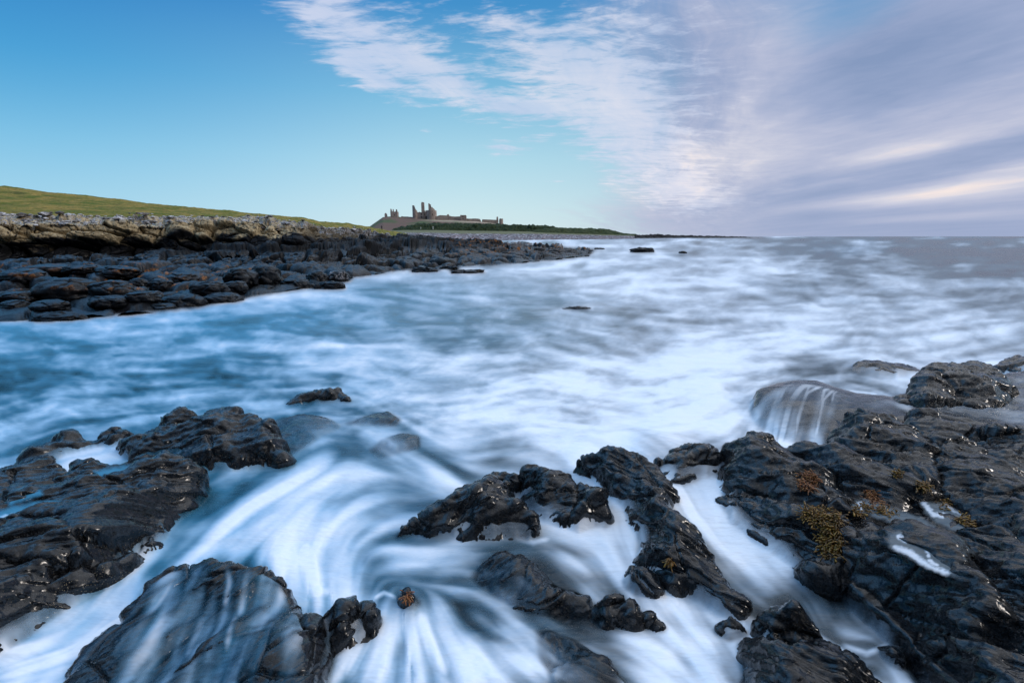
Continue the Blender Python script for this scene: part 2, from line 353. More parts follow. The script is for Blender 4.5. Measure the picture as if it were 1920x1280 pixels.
def facet(r, x, y, cx, cy, tilt, kap, sd):
    """planar faces: the lower envelope of planes laid on the smooth shape at scattered seeds, long along the strike"""
    a = R(r['ang'] + 8); c, s = math.cos(a), math.sin(a); sd = r['seed'] * 7 + sd
    wx = x + .05 * perlin(x * 2.5, y * 2.5, sd); wy = y + .05 * perlin(x * 2.5 + 9, y * 2.5, sd)
    u, v = (wx * c + wy * s) / cx, (-wx * s + wy * c) / cy
    U, W = np.floor(u).astype(np.int64), np.floor(v).astype(np.int64); u0, w0 = U.min() - 1, W.min() - 1
    gu, gw = np.meshgrid(np.arange(u0, U.max() + 2), np.arange(w0, W.max() + 2), indexing='ij')
    h = _hash(gu, gw, sd * 31 + 7, 0xffffffff); h = (h ^ (h >> 13)) & 65535; q, q2 = _H[h], _H[(h * 7 + 13) & 65535]
    su, sv = (gu + q[..., 0]) * cx, (gw + q[..., 1]) * cy; sx_, sy_ = su * c - sv * s, su * s + sv * c
    e = .05; f = lambda X_, Y_: rock_h(r, X_, Y_)[0]
    h0 = f(sx_, sy_); gx = (f(sx_ + e, sy_) - f(sx_ - e, sy_)) / (2 * e); gy = (f(sx_, sy_ + e) - f(sx_, sy_ - e)) / (2 * e)
    gx = np.clip(gx, -3.5, 3.5) + tilt * (q2[..., 0] - .5); gy = np.clip(gy, -3.5, 3.5) + tilt * (q2[..., 1] - .5)
    h0 = h0 + tilt * .10 * cy * (q2[..., 2] - .5) * 4
    h0 = np.where(f_in(r, sx_, sy_) > .0, h0, 50.0)
    o = np.full(x.shape, 99.0)
    for i in (-1, 0, 1):
        for j in (-1, 0, 1):
            a0, b0 = U + i - u0, W + j - w0; dx, dy = x - sx_[a0, b0], y - sy_[a0, b0]
            du, dv = (u * cx - su[a0, b0]), (v * cy - sv[a0, b0])
            o = np.minimum(o, h0[a0, b0] + gx[a0, b0] * dx + gy[a0, b0] * dy + kap * (du * du / cx + dv * dv / cy))
    return o
def detail(r, x, y, h, dist):
    """faceted basalt relief, cracks and wrinkles, elongated along the strike"""
    a = R(r['ang']); s = r['seed']; xs = x * math.cos(a) + y * math.sin(a); ys = -x * math.sin(a) + y * math.cos(a)
    w = .10; wx = w * perlin(xs * 2.2, ys * 2.2, s); wy = w * perlin(xs * 2.2 + 31, ys * 2.2, s)
    u, v = xs + wx + h * .5, ys + wy + h * .8
    D = 0
    for (cx, cy, am, sd) in ((.30, .14, .062, 2), (.10, .050, .024, 3)):
        D = D + am * (chip(u / cx, v / cy, s * 5 + sd) - .35)
    f1, f2, bx, by, rr = voro2(u / .9, v / .42, s * 5 + 9)            # joint blocks with open cracks
    D = D + .02 * (rr[..., 0] - .5) - .05 * np.exp(-((f2 - f1) / .036) ** 2) * (rr[..., 3] > .35)
    D = D + .016 * fbm(u * 1.5, v * 6.5, s + 3, 2, .5, True) + .018 * fbm(u * 5, v * 16, s, 4, .6, True) + .005 * fbm(u * 22, v * 45, s, 2, .6, True)
    return D * min(r['amp'], 1.1) if r['amp'] > .6 else D * r['amp'] * .8
def build_rock(r):
    P = np.array(r['P']); m = .45
    x0, y0 = P.min(0) - m; x1, y1 = P.max(0) + m
    y0 = max(y0, .6)
    near = max(np.hypot(P[:, 0], P[:, 1]).min(), 2.0)
    cell = min(max(near / 484 * 1.15, .0085), .06) * r['res']
    nx, ny = int((x1 - x0) / cell) + 2, int((y1 - y0) / cell) + 2
    while nx * ny > 330000: cell *= 1.1; nx, ny = int((x1 - x0) / cell) + 2, int((y1 - y0) / cell) + 2
    X, Y = np.meshgrid(np.linspace(x0, x1, nx), np.linspace(y0, y1, ny))
    h, d = rock_h(r, X, Y)
    keep = (d > -.40) & (h > -.55)
    A_ = .5 * abs(sum(P[i, 0] * P[i - 1, 1] - P[i - 1, 0] * P[i, 1] for i in range(len(P)))) ** .5; S_ = float(np.clip(A_ / .75, .32, 1.0)); L_ = S_ * min(1.0, r['amp']) ** 1.5
    F1_ = facet(r, X, Y, .55 * S_, .30 * S_, 1.0 * r['amp'], .5, 1); F2_ = facet(r, X, Y, .22 * S_, .12 * S_, .5 * r['amp'], .5, 2)
    F1_ = np.where(F1_ > 20, h, F1_); F2_ = np.where(F2_ > 20, h, F2_)
    fw = sstep(-.10, .03, d); dv = .62 * F1_ + .38 * F2_ - h; dv = np.where(dv < 0, -.17 * L_ * np.tanh(-dv / (.17 * L_)), .14 * L_ * np.tanh(dv / (.14 * L_))); h = h + dv * fw
    D = np.zeros_like(X); D[keep] = detail(r, X[keep], Y[keep], h[keep], None)
    gy, gx = np.gradient(h, (y1 - y0) / (ny - 1), (x1 - x0) / (nx - 1))
    nz = 1 / np.sqrt(1 + gx ** 2 + gy ** 2); Nx, Ny = -gx * nz, -gy * nz
    V = np.stack([X + Nx * D, Y + Ny * D, h + nz * D], -1).reshape(-1, 3)
    bw = sstep(.55, .12, h - .0) * sstep(.1, .7, 1 - nz) * r['barn'] if r['barn'] else np.zeros_like(h)
    F = grid_faces(ny, nx, keep)
    k = keep.ravel()[F].all(1); F = F[k]
    r['grid'] = (x0, y0, (x1 - x0) / (nx - 1), (y1 - y0) / (ny - 1), np.where(keep, V[:, 2].reshape(h.shape), -9).astype(f32))
    V, F, at = compact(V, F, {'barn': bw.ravel()})
    c = np.array([*P.mean(0), 0.0])
    o = mesh_np(r['name'], V - c, F, M[r['mat']], attrs=at); o.location = c
    return tag(o, r['label'], r['cat'], r['group'])

Z = -.05
# --- the broad outcrop on the right
rock('broad base of black bedrock under the slabs, holding shallow pools', A6,
     [(600, 600, .1), (800, 480, .3), (1000, 430, .45), (1300, 400, .55), (1740, 430, .6), (1960, 560, .65), (1960, 1500, .4), (1600, 1420, .45), (1480, 1300, .3), (1300, 1120, .2), (1050, 900, .2), (880, 820, .15), (640, 690, .1)],
     [(1350, 650, .63), (1200, 640, .60), (1500, 690, .63), (1350, 740, .62), (1100, 640, .58), (1440, 800, .62)], name='bedrock_ledge', cat='rock ledge', bulge=0, amp=.5, mat='rock', res=1.3)
rock('long narrow ridge of black rock between two white water channels', A6,
     [(68, 478, .15), (92, 440, .5), (160, 430, .6), (240, 437, .6), (300, 465, .5), (360, 510, .42), (430, 575, .38), (400, 592, .3), (372, 592, .28), (430, 665, .2), (490, 725, .2), (530, 785, .2), (590, 862, .18), (625, 912, .16), (660, 962, .14), (682, 995, .1), (660, 1035, .02), (600, 1042, Z), (550, 1005, Z), (480, 962, Z), (430, 947, 0), (380, 905, 0), (330, 862, 0), (298, 830, 0), (284, 770, 0), (298, 735, 0), (262, 680, .02), (250, 622, .05), (200, 572, .08), (140, 522, .1), (95, 500, .12)],
     [(160, 462, .62), (240, 510, .62), (300, 560, .58), (330, 620, .56), (390, 710, .5), (450, 790, .46), (520, 860, .4), (590, 930, .34), (640, 985, .24), (200, 530, .4), (300, 640, .38), (340, 740, .3), (400, 830, .27)], name='basalt_ridge', ang=-48, amp=1.05, bulge=.08)
rock('low rounded rock with pale streaks at the head of the channel', A6,
     [(352, 480, .3), (362, 452, .42), (400, 443, .48), (430, 417, .55), (500, 408, .6), (560, 415, .6), (602, 438, .55), (615, 470, .45), (600, 486, .4), (530, 498, .34), (480, 522, .3), (445, 530, .28), (405, 505, .28), (370, 488, .28)],
     [(500, 450, .58), (560, 450, .56), (420, 470, .42)], ang=15)
rock('dark blunt-nosed rock rising steeply beside the low rounded rock', A6,
     [(612, 470, .45), (618, 400, .85), (650, 370, .97), (720, 363, 1.0), (780, 380, .98), (850, 410, .93), (930, 450, .88), (980, 500, .85), (1010, 530, .82), (1080, 580, .76), (1122, 622, .7), (1100, 660, .62), (1000, 655, .6), (930, 640, .58), (850, 622, .52), (780, 595, .46), (700, 588, .4), (640, 566, .38), (610, 520, .38)],
     [(700, 400, 1.0), (800, 450, .95), (900, 520, .88), (1000, 590, .78), (650, 480, .7), (720, 520, .68), (820, 570, .68)], ang=-28, amp=1.1, mat='rock_dry', bulge=.09)
rock('slanting slab wedged behind the blunt-nosed rock', A6,
     [(850, 405, .85), (900, 398, .9), (970, 402, .92), (1040, 425, .9), (1110, 440, .88), (1190, 470, .84), (1260, 490, .82), (1330, 545, .78), (1400, 590, .72), (1340, 625, .64), (1240, 640, .6), (1140, 592, .64), (1060, 545, .7), (1000, 500, .76), (930, 450, .8)],
     [(1050, 470, .93), (1180, 530, .88), (1280, 580, .76)], ang=-28, mat='rock_dry')
rock('peaked grey-black rock above the waterfall ledge', A6,
     [(990, 400, .5), (1010, 370, .7), (1040, 322, 1.0), (1080, 290, 1.15), (1150, 278, 1.2), (1200, 290, 1.18), (1250, 310, 1.14), (1320, 340, 1.1), (1380, 380, 1.04), (1392, 440, .95), (1400, 520, .86), (1420, 590, .76), (1350, 560, .78), (1290, 522, .8), (1240, 488, .82), (1150, 450, .84), (1110, 435, .84), (1050, 425, .74), (990, 412, .6)],
     [(1120, 330, 1.16), (1200, 350, 1.14), (1300, 400, 1.06), (1200, 420, .98), (1320, 480, .95), (1080, 370, 1.0)], ang=-25, mat='rock_dry', amp=1.15, bulge=.08)
rock('wide tilted slab with a vertical crack beside the peaked rock', A6,
     [(1390, 385, 1.0), (1450, 368, 1.06), (1520, 392, 1.05), (1600, 428, 1.04), (1680, 478, 1.02), (1760, 505, 1.0), (1980, 620, 1.0), (1980, 950, .8), (1760, 810, .75), (1650, 742, .7), (1580, 692, .67), (1530, 645, .66), (1460, 602, .68), (1420, 590, .72), (1392, 480, .9)],
     [(1480, 440, 1.05), (1580, 520, 1.0), (1700, 610, .98), (1500, 560, .88), (1620, 650, .84), (1740, 740, .84)], ang=-26, mat='rock_dry', amp=1.1, bulge=.08)
rock('long dark slab lying along the top of the outcrop by the boulder', A6,
     [(1296, 318, .8), (1320, 275, 1.0), (1400, 290, 1.04), (1480, 315, 1.05), (1560, 330, 1.06), (1640, 350, 1.06), (1760, 378, 1.06), (1960, 430, 1.05), (1960, 600, .9), (1740, 500, .9), (1660, 462, .9), (1580, 428, .92), (1500, 392, .92), (1440, 368, .92), (1385, 378, .9), (1330, 342, .8)],
     [(1420, 330, 1.03), (1560, 380, 1.02), (1700, 440, 1.0)], ang=-22, mat='rock_dry')
rock('sloping slab hung with olive seaweed above the white channel', A6,
     [(600, 596, .3), (700, 588, .4), (780, 600, .48), (900, 640, .56), (1000, 660, .6), (1080, 700, .62), (1105, 755, .62), (1075, 800, .55), (1050, 860, .4), (1000, 880, .3), (940, 885, .2), (870, 832, .1), (800, 792, .1), (740, 742, .12), (670, 692, .15), (620, 642, .2)],
     [(800, 660, .46), (900, 720, .48), (960, 760, .45), (1020, 740, .58), (720, 650, .36)], ang=-35, amp=1.1)
rock('huge sloping slab of black rock falling to the foam line', A6,
     [(1030, 870, .3), (1050, 810, .52), (1100, 762, .68), (1150, 732, .74), (1200, 712, .76), (1260, 700, .76), (1340, 725, .78), (1420, 760, .82), (1500, 818, .86), (1560, 870, .88), (1620, 940, .9), (1680, 1030, .88), (1740, 1120, .85), (1760, 1180, .7), (1690, 1172, .6), (1600, 1162, .55), (1500, 1152, .45), (1400, 1182, .25), (1330, 1122, .12), (1250, 1052, .1), (1150, 972, .1), (1080, 912, .15)],
     [(1200, 790, .8), (1300, 850, .84), (1420, 930, .88), (1520, 1040, .86), (1600, 1100, .8), (1150, 850, .62), (1250, 950, .55), (1350, 1040, .5), (1440, 1120, .45)], ang=-42, mat='rock_dry', amp=1.0, bulge=.1)
rock('fissured slab behind the huge slab and the shallow pools', A6,
     [(1425, 748, .82), (1500, 715, .74), (1580, 700, .74), (1660, 752, .8), (1740, 815, .88), (1980, 960, 1.0), (1980, 1300, 1.0), (1760, 1150, .92), (1690, 1032, .9), (1630, 935, .9), (1570, 862, .88), (1505, 810, .86)],
     [(1600, 800, .9), (1700, 900, .98), (1800, 1000, 1.05), (1560, 770, .84)], ang=-38, mat='rock_dry', amp=1.05)
rock('black rock overhanging the bottom corner below the huge slab', A6,
     [(1402, 1192, .3), (1500, 1162, .5), (1600, 1172, .62), (1690, 1182, .68), (1780, 1190, .74), (1980, 1320, .9), (1980, 1500, .8), (1560, 1450, .3), (1470, 1300, .2)],
     [(1560, 1220, .6), (1680, 1260, .72)], ang=-35)
rock('pointed black rock splitting the streams near the camera', A6,
     [(735, 1085, .1), (770, 1032, .3), (840, 992, .46), (890, 1000, .46), (940, 1042, .42), (985, 1105, .36), (1000, 1142, .25), (940, 1128, .2), (870, 1130, .2), (820, 1138, .18), (765, 1112, .08)],
     [(850, 1040, .5), (900, 1070, .45), (800, 1080, .3)], ang=-40, bulge=.08)
rock('low broad rock at the bottom edge below the pointed rock', A6,
     [(680, 1135, .02), (740, 1122, .14), (820, 1144, .22), (900, 1130, .34), (960, 1135, .36), (1020, 1160, .36), (1080, 1200, .34), (1150, 1250, .3), (1230, 1310, .25), (1260, 1400, .2), (700, 1400, .1), (715, 1230, .1), (690, 1190, 0)],
     [(800, 1180, .4), (900, 1200, .48), (1000, 1250, .46), (850, 1260, .45)], ang=-38)
rock('small wet rock at the foot of the long ridge', A6,
     [(588, 1085, 0), (612, 1045, .18), (640, 1035, .22), (675, 1055, .2), (692, 1085, .08), (650, 1102, 0)], [(640, 1065, .24)], ang=-30)
rock('wide flat ledge with water pouring over its edge', A6,
     [(725, 255, .15), (740, 182, .5), (800, 155, .6), (880, 142, .65), (960, 145, .65), (1040, 170, .62), (1110, 192, .6), (1260, 205, .55), (1330, 250, .5), (1330, 290, .5), (1200, 300, .5), (1080, 300, .42), (1020, 350, .3), (1000, 395, .05), (960, 405, Z), (870, 392, Z), (800, 345, 0), (745, 300, .05)],
     [(850, 180, .66), (960, 190, .64), (1060, 230, .6), (860, 240, .56), (840, 300, .25), (950, 290, .42), (900, 340, .15), (1150, 250, .55), (970, 350, .15)], name='rock_ledge', cat='rock ledge', ang=10, amp=.16, veil=.62)
rock('flat wet platform around the foot of the big boulder', A6,
     [(1230, 210, .4), (1330, 195, .45), (1640, 130, .5), (1760, 110, .5), (1980, 100, .5), (1980, 380, .5), (1760, 370, .5), (1600, 320, .5), (1400, 285, .5), (1290, 262, .45)],
     [(1400, 240, .47), (1560, 290, .46), (1700, 300, .42), (1700, 220, .5)], name='rock_platform', cat='rock ledge', ang=-12, amp=.45, veil=.2)
rock('small dark rock touching the left foot of the big boulder', A6,
     [(1246, 222, .5), (1270, 206, .58), (1310, 205, .58), (1330, 225, .55), (1310, 248, .48), (1270, 242, .48)], [(1290, 222, .58)], ang=-12)
rock('big angular black boulder standing alone on the wet platform', A6,
     [(1306, 236, .47), (1312, 200, .62), (1330, 160, .82), (1372, 120, .93), (1440, 96, 1.0), (1500, 90, 1.02), (1570, 104, .98), (1640, 132, .9), (1685, 166, .78), (1692, 195, .66), (1670, 232, .55), (1622, 266, .46), (1560, 272, .44), (1500, 262, .44), (1430, 264, .44), (1362, 272, .44), (1325, 258, .44)],
     [(1450, 130, 1.06), (1540, 140, 1.04), (1400, 180, .95), (1500, 190, .98), (1600, 180, .92), (1350, 220, .66), (1460, 230, .74), (1560, 225, .76), (1640, 215, .68)], name='boulder', cat='boulder', zk=1.35, ang=-20, steep=3.2, bulge=.14, amp=1.25, mat='rock')
rock('pale submerged rock showing through the mist of the sea', A6,
     [(1072, 104, Z), (1110, 74, .22), (1200, 68, .28), (1290, 80, .24), (1360, 104, .12), (1400, 135, Z), (1300, 145, Z), (1180, 135, Z), (1100, 120, Z)], [(1190, 95, .28)], dz=-.11, ang=0, veil=.8, amp=.7, res=1.4)
rock('dark rock in sea mist at the far edge of the platform', A6,
     [(1626, 112, .1), (1660, 82, .38), (1740, 56, .5), (1900, 30, .6), (1960, 110, .4), (1760, 125, .3), (1690, 122, .15)], [(1740, 90, .48)], ang=0, veil=.5, amp=.8)
rock('little dark rock under the swirling pool water', A6,
     [(1195, 1150, .0), (1230, 1140, .05), (1280, 1160, .06), (1300, 1190, .04), (1285, 1225, .0), (1240, 1240, -.05), (1205, 1200, -.03)], [(1250, 1185, .1)], ang=0, amp=.5, veil=.25)
# --- centre
rock('rounded central rock with a peaked back and rough black face', A5,
     [(545, 670, .02), (562, 640, .12), (620, 592, .26), (662, 575, .3), (700, 535, .4), (770, 495, .5), (830, 470, .55), (900, 457, .58), (960, 465, .56), (1010, 490, .5), (1062, 540, .4), (1100, 590, .3), (1115, 632, .2), (1080, 662, .1), (980, 682, Z), (900, 700, Z), (820, 692, Z), (740, 692, Z), (660, 682, Z), (600, 678, Z)],
     [(850, 520, .56), (930, 520, .57), (760, 560, .44), (860, 600, .38), (980, 590, .4), (680, 620, .25), (800, 650, .18), (930, 650, .2)], ang=30, amp=1.1, bulge=.12)
rock('small round rock just behind the central rock', A5,
     [(916, 442, .2), (940, 412, .38), (990, 404, .42), (1035, 424, .38), (1040, 460, .2), (985, 474, .15), (940, 466, .12)], [(985, 432, .42)], ang=10, bulge=.08)
rock('smooth rock shoulder between the central rock and the long ridge', A5,
     [(1038, 448, .15), (1062, 410, .45), (1110, 388, .55), (1160, 390, .55), (1210, 415, .5), (1260, 455, .42), (1290, 520, .35), (1270, 570, .25), (1230, 615, .1), (1160, 600, .05), (1100, 560, .05), (1060, 500, .05)],
     [(1130, 420, .56), (1180, 460, .48), (1150, 520, .3)], ang=10, bulge=.08)
rock('knobbly rock beside the water chute left of the ridge', A5,
     [(1222, 610, .0), (1265, 560, .2), (1240, 490, .3), (1262, 468, .4), (1305, 460, .44), (1350, 478, .42), (1392, 520, .36), (1418, 565, .28), (1425, 600, .12), (1400, 640, .02), (1350, 655, Z), (1290, 682, Z), (1245, 655, Z)],
     [(1320, 500, .45), (1350, 560, .34), (1300, 600, .22)], ang=20, bulge=.08)
rock('rugged rock alone in the white pour below the ridge', A5,
     [(1325, 995, 0), (1380, 942, .14), (1440, 925, .22), (1500, 948, .24), (1540, 975, .22), (1592, 985, .2), (1638, 1022, .1), (1618, 1046, Z), (1540, 1052, Z), (1450, 1062, Z), (1360, 1052, Z)],
     [(1440, 960, .26), (1530, 1000, .22), (1400, 1010, .14)], ang=15, bulge=.1)
rock('thumb-sized stub of reddish black rock poking from the flow', A5,
     [(545, 925, 0), (558, 898, .16), (598, 895, .18), (612, 950, .06), (592, 992, Z), (562, 985, Z)], [(580, 915, .2)], dz=-.035, ang=80, bulge=.06)
rock('dark hump awash under thin streaming water', A5,
     [(850, 850, Z), (900, 790, .04), (950, 750, .1), (1000, 733, .14), (1060, 750, .14), (1120, 800, .1), (1180, 860, .1), (1260, 890, .1), (1330, 930, .08), (1340, 1000, 0), (1250, 1035, Z), (1150, 1030, Z), (1050, 1000, Z), (960, 960, Z), (890, 910, Z)],
     [(1020, 790, .16), (1040, 860, .14), (1150, 930, .12), (1260, 960, .1)], dz=-.03, ang=30, veil=.42, amp=.8, bulge=.05)
rock('half-drowned rock beside the foot of the long ridge', A5,
     [(1470, 880, Z), (1510, 820, .1), (1560, 815, .14), (1605, 860, .12), (1605, 915, .02), (1550, 940, Z), (1490, 920, Z)], [(1550, 865, .15)], ang=-30, veil=.35, bulge=.05)
rock('brown weedy rock awash at the bottom edge', A5,
     [(1110, 1085, Z), (1180, 1065, .03), (1280, 1090, .06), (1380, 1160, .08), (1440, 1230, .08), (1520, 1330, .05), (1200, 1330, 0), (1130, 1180, Z)], [(1300, 1180, .08), (1260, 1120, .05)], dz=-.05, ang=-40, veil=.4, amp=.7, bulge=.03)
rock('low black rock breaking the surface beyond the swirl', A5,
     [(80, 140, Z), (140, 98, .12), (200, 80, .2), (260, 62, .3), (300, 60, .32), (328, 85, .24), (335, 112, .06), (290, 122, Z), (200, 130, Z), (130, 140, Z)], [(280, 80, .3), (180, 105, .12)], ang=15, amp=.9)
rock('smooth drowned hump under the blue swirl', A5,
     [(-10, 250, Z), (40, 190, .05), (150, 165, .12), (250, 178, .12), (300, 215, .04), (220, 260, 0), (120, 340, Z), (60, 385, Z), (10, 330, Z)], [(150, 200, .13), (100, 270, .06)], dz=-.05, ang=0, veil=.55, amp=.4, bulge=0)
rock('drowned ridge with water sliding over it', A5,
     [(310, 225, Z), (380, 182, .06), (450, 160, .1), (500, 150, .12), (545, 185, .08), (530, 225, Z), (430, 225, Z)], [(460, 185, .12)], dz=-.05, ang=0, veil=.55, amp=.4, bulge=0)
rock('dark swell of drowned rock below the first drowned ridge', A5,
     [(420, 330, Z), (480, 270, .05), (560, 240, .1), (620, 250, .08), (630, 300, .0), (560, 350, Z), (470, 370, Z)], [(550, 280, .1)], dz=-.05, ang=30, veil=.6, amp=.35, bulge=0)
# --- left
rock('glossy angular rock with a jagged crest behind the big slab', A4,
     [(495, 300, .3), (525, 275, .45), (560, 258, .5), (640, 222, .58), (700, 195, .66), (745, 170, .72), (795, 170, .74), (805, 203, .66), (850, 180, .72), (900, 165, .76), (950, 154, .8), (1000, 182, .74), (1060, 200, .66), (1085, 228, .6), (1130, 222, .6), (1150, 260, .5), (1178, 325, .3), (1180, 368, .08), (1110, 380, 0), (1060, 388, 0), (980, 395, 0), (900, 398, 0), (820, 392, .05), (760, 372, .12), (690, 345, .25), (600, 352, .25), (525, 352, .2)],
     [(880, 210, .76), (940, 240, .66), (800, 260, .62), (700, 290, .46), (1020, 260, .56), (1100, 300, .42), (880, 320, .4), (620, 290, .44), (1000, 340, .25)], ang=22, amp=1.25, bulge=.1, barn=.6)
rock('thin black reef enclosing a white pool behind the slab', A4,
     [(60, 372, .12), (130, 322, .26), (200, 287, .34), (240, 266, .4), (310, 250, .42), (355, 268, .38), (408, 268, .32), (470, 236, .36), (530, 245, .36), (500, 285, .26), (412, 292, .2), (340, 312, .15), (250, 330, .18), (205, 362, .18), (130, 378, .1)],
     [(290, 285, .34), (180, 330, .26), (440, 262, .34)], ang=25)
rock('flat dark rock at the picture edge beyond the blue pool', A4,
     [(-120, 440, .3), (-60, 410, .38), (0, 395, .42), (60, 375, .42), (150, 368, .4), (220, 376, .38), (250, 398, .34), (264, 432, .2), (190, 446, .24), (110, 480, .3), (0, 520, .4), (-120, 560, .4)],
     [(60, 420, .42), (160, 405, .38), (-40, 460, .42)], ang=25)
rock('great black slab with blue pools on top and a barnacled face', A4,
     [(-150, 600, .8), (-60, 540, .75), (60, 488, .62), (150, 452, .56), (255, 440, .52), (288, 425, .5), (320, 398, .55), (400, 385, .62), (470, 375, .66), (560, 355, .7), (640, 339, .74), (700, 340, .74), (748, 350, .7), (768, 384, .62), (832, 404, .5), (834, 440, .35), (822, 488, .2), (745, 570, .14), (690, 608, .14), (600, 660, .22), (500, 740, .24), (420, 785, .3), (345, 760, .5), (310, 695, .74), (265, 645, .8), (190, 604, .84), (90, 606, .86), (0, 640, .86), (-150, 690, .85)],
     [(640, 380, .74), (520, 420, .7), (400, 440, .66), (300, 480, .7), (400, 500, .8), (560, 470, .74), (700, 420, .68), (740, 440, .56), (150, 520, .68), (60, 580, .72), (180, 560, .72), (330, 580, .84), (460, 560, .7), (600, 540, .5), (700, 510, .38), (420, 660, .6), (520, 620, .46)], ang=30, amp=1.15, barn=1.0, bulge=.08)
rock('black block notched into the edge of the great slab', A4,
     [(-150, 690, .9), (0, 648, .9), (90, 610, .9), (190, 608, .9), (260, 645, .86), (312, 695, .8), (325, 752, .66), (300, 782, .5), (200, 762, .72), (100, 752, .8), (-150, 780, .86)],
     [(150, 660, .92), (240, 710, .82), (50, 700, .92)], ang=25, amp=1.1, barn=.7)
rock('barnacled lower step of the great slab sinking into foam', A4,
     [(-150, 770, .75), (0, 755, .75), (100, 748, .72), (210, 768, .66), (320, 790, .5), (420, 788, .4), (520, 745, .3), (600, 690, .2), (662, 622, .18), (680, 640, .14), (684, 700, Z), (650, 745, Z), (560, 795, Z), (450, 852, Z), (400, 912, Z), (300, 975, Z), (200, 1045, Z), (100, 1135, Z), (0, 1190, Z), (-150, 1290, Z)],
     [(100, 820, .62), (200, 850, .46), (50, 940, .42), (-60, 950, .6), (300, 860, .32), (420, 820, .28), (560, 740, .18), (0, 1060, .2)], ang=32, amp=1.15, barn=1.3)
rock('big smooth rock with water combed over it in veils', A4,
     [(300, 1260, Z), (400, 1130, .02), (500, 1060, .1), (560, 980, .18), (620, 892, .28), (700, 832, .38), (780, 806, .44), (860, 797, .48), (920, 813, .5), (975, 833, .48), (1050, 827, .5), (1110, 838, .5), (1160, 868, .48), (1192, 930, .42), (1205, 985, .38), (1235, 1012, .36), (1262, 1100, .34), (1290, 1300, .3), (1290, 1420, .25), (300, 1420, -.03)],
     [(860, 860, .5), (1080, 900, .5), (960, 960, .42), (760, 960, .32), (1150, 1080, .4), (900, 1120, .3), (1100, 1220, .36), (700, 1120, .18), (560, 1180, .1), (860, 1280, .2)], name='boulder', cat='boulder', ang=60, veil=.5, amp=.75, bulge=.06)
rock('narrow upright slab leaning against the veiled rock', A4,
     [(1236, 1018, .3), (1252, 998, .4), (1282, 988, .44), (1312, 996, .42), (1322, 1050, .34), (1335, 1150, .28), (1300, 1290, .25), (1290, 1400, .2), (1220, 1400, .2), (1245, 1180, .3)], [(1285, 1060, .42), (1285, 1200, .36)], ang=80, bulge=.06, amp=.8)
rock('square-shouldered wet block beside the narrow slab', A4,
     [(1318, 1002, .35), (1370, 965, .42), (1430, 942, .44), (1500, 937, .44), (1530, 975, .36), (1538, 1040, .15), (1480, 1080, 0), (1400, 1120, -.02), (1345, 1160, 0), (1325, 1080, .2)],
     [(1420, 980, .44), (1400, 1050, .28), (1480, 1010, .36)], ang=70, bulge=.08, veil=.15)
def H_all(x, y, veil_only=False):
    H = np.full(x.shape, -9.0); Vv = np.zeros(x.shape)
    for r in ROCKS:
        P = np.array(r['P']); a = P.min(0) - .6; b = P.max(0) + .6
        m = (x > a[0]) & (x < b[0]) & (y > a[1]) & (y < b[1])
        if not m.any(): continue
        gx0, gy0, gdx, gdy, GH_ = r['grid']; rr_, cc_ = (y[m] - gy0) / gdy, (x[m] - gx0) / gdx
        ins = (rr_ > 0) & (cc_ > 0) & (rr_ < GH_.shape[0] - 1) & (cc_ < GH_.shape[1] - 1)
        rr_ = np.clip(rr_, 0, GH_.shape[0] - 1.001); cc_ = np.clip(cc_, 0, GH_.shape[1] - 1.001); a_, b_ = rr_.astype(int), cc_.astype(int); fa, fb = rr_ - a_, cc_ - b_
        h = (GH_[a_, b_] * (1 - fa) + GH_[a_ + 1, b_] * fa) * (1 - fb) + (GH_[a_, b_ + 1] * (1 - fa) + GH_[a_ + 1, b_ + 1] * fa) * fb
        h = np.where(ins & (h > -.9), h, -9)
        up = h > H[m]
        Vv[m] = np.where(up, r['veil'], Vv[m]); H[m] = np.where(up, h, H[m])
    return H, Vv
for r in ROCKS: build_rock(r)
print('rocks', round(time.time() - T0, 1), sum(len(o.data.vertices) for o in bpy.data.objects if o.type == 'MESH'))
# ------------------------------------------------------------------ the coast on the far side of the bay
def loft(stations, nsub, step, ys_only=False):
    """stations: (px, [(py, Y), ...]); returns plan grid, fractional row and px of every vertex"""
    px = np.array([s[0] for s in stations], float); A = np.array([s[1] for s in stations], float)
    c = np.arange(px[0], px[-1] + .01, step); nr = A.shape[1]
    PYr = np.stack([np.interp(c, px, A[:, i, 0]) for i in range(nr)]); YYr = np.stack([np.interp(c, px, A[:, i, 1]) for i in range(nr)])
    X, Y, Zv = at_y(c[None, :], PYr, YYr)
    t = np.concatenate([np.linspace(i, i + 1, n, endpoint=False) for i, n in enumerate(nsub)] + [[nr - 1]])
    i0 = np.minimum(t.astype(int), nr - 2); f = (t - i0)[:, None]
    g = lambda Q: Q[i0] * (1 - f) + Q[i0 + 1] * f
    return g(X), g(Y), g(Zv), np.repeat(t[:, None], len(c), 1), np.repeat(c[None], len(t), 0)
def normals(X, Y, Zv):
    P = np.stack([X, Y, Zv], -1); a = np.gradient(P, axis=0); b = np.gradient(P, axis=1); n = np.cross(b, a)
    n /= np.linalg.norm(n, axis=-1)[..., None] + 1e-9
    return n
def loft_mesh(name, G, mat, disp=None, attrs=None):
    X, Y, Zv, t, c = G; V = np.stack([X, Y, Zv], -1)
    if disp is not None: V = V + disp
    o = mesh_np(name, V.reshape(-1, 3), grid_faces(*X.shape), mat, attrs={k_: v_.ravel() for k_, v_ in (attrs or {}).items()})
    return o
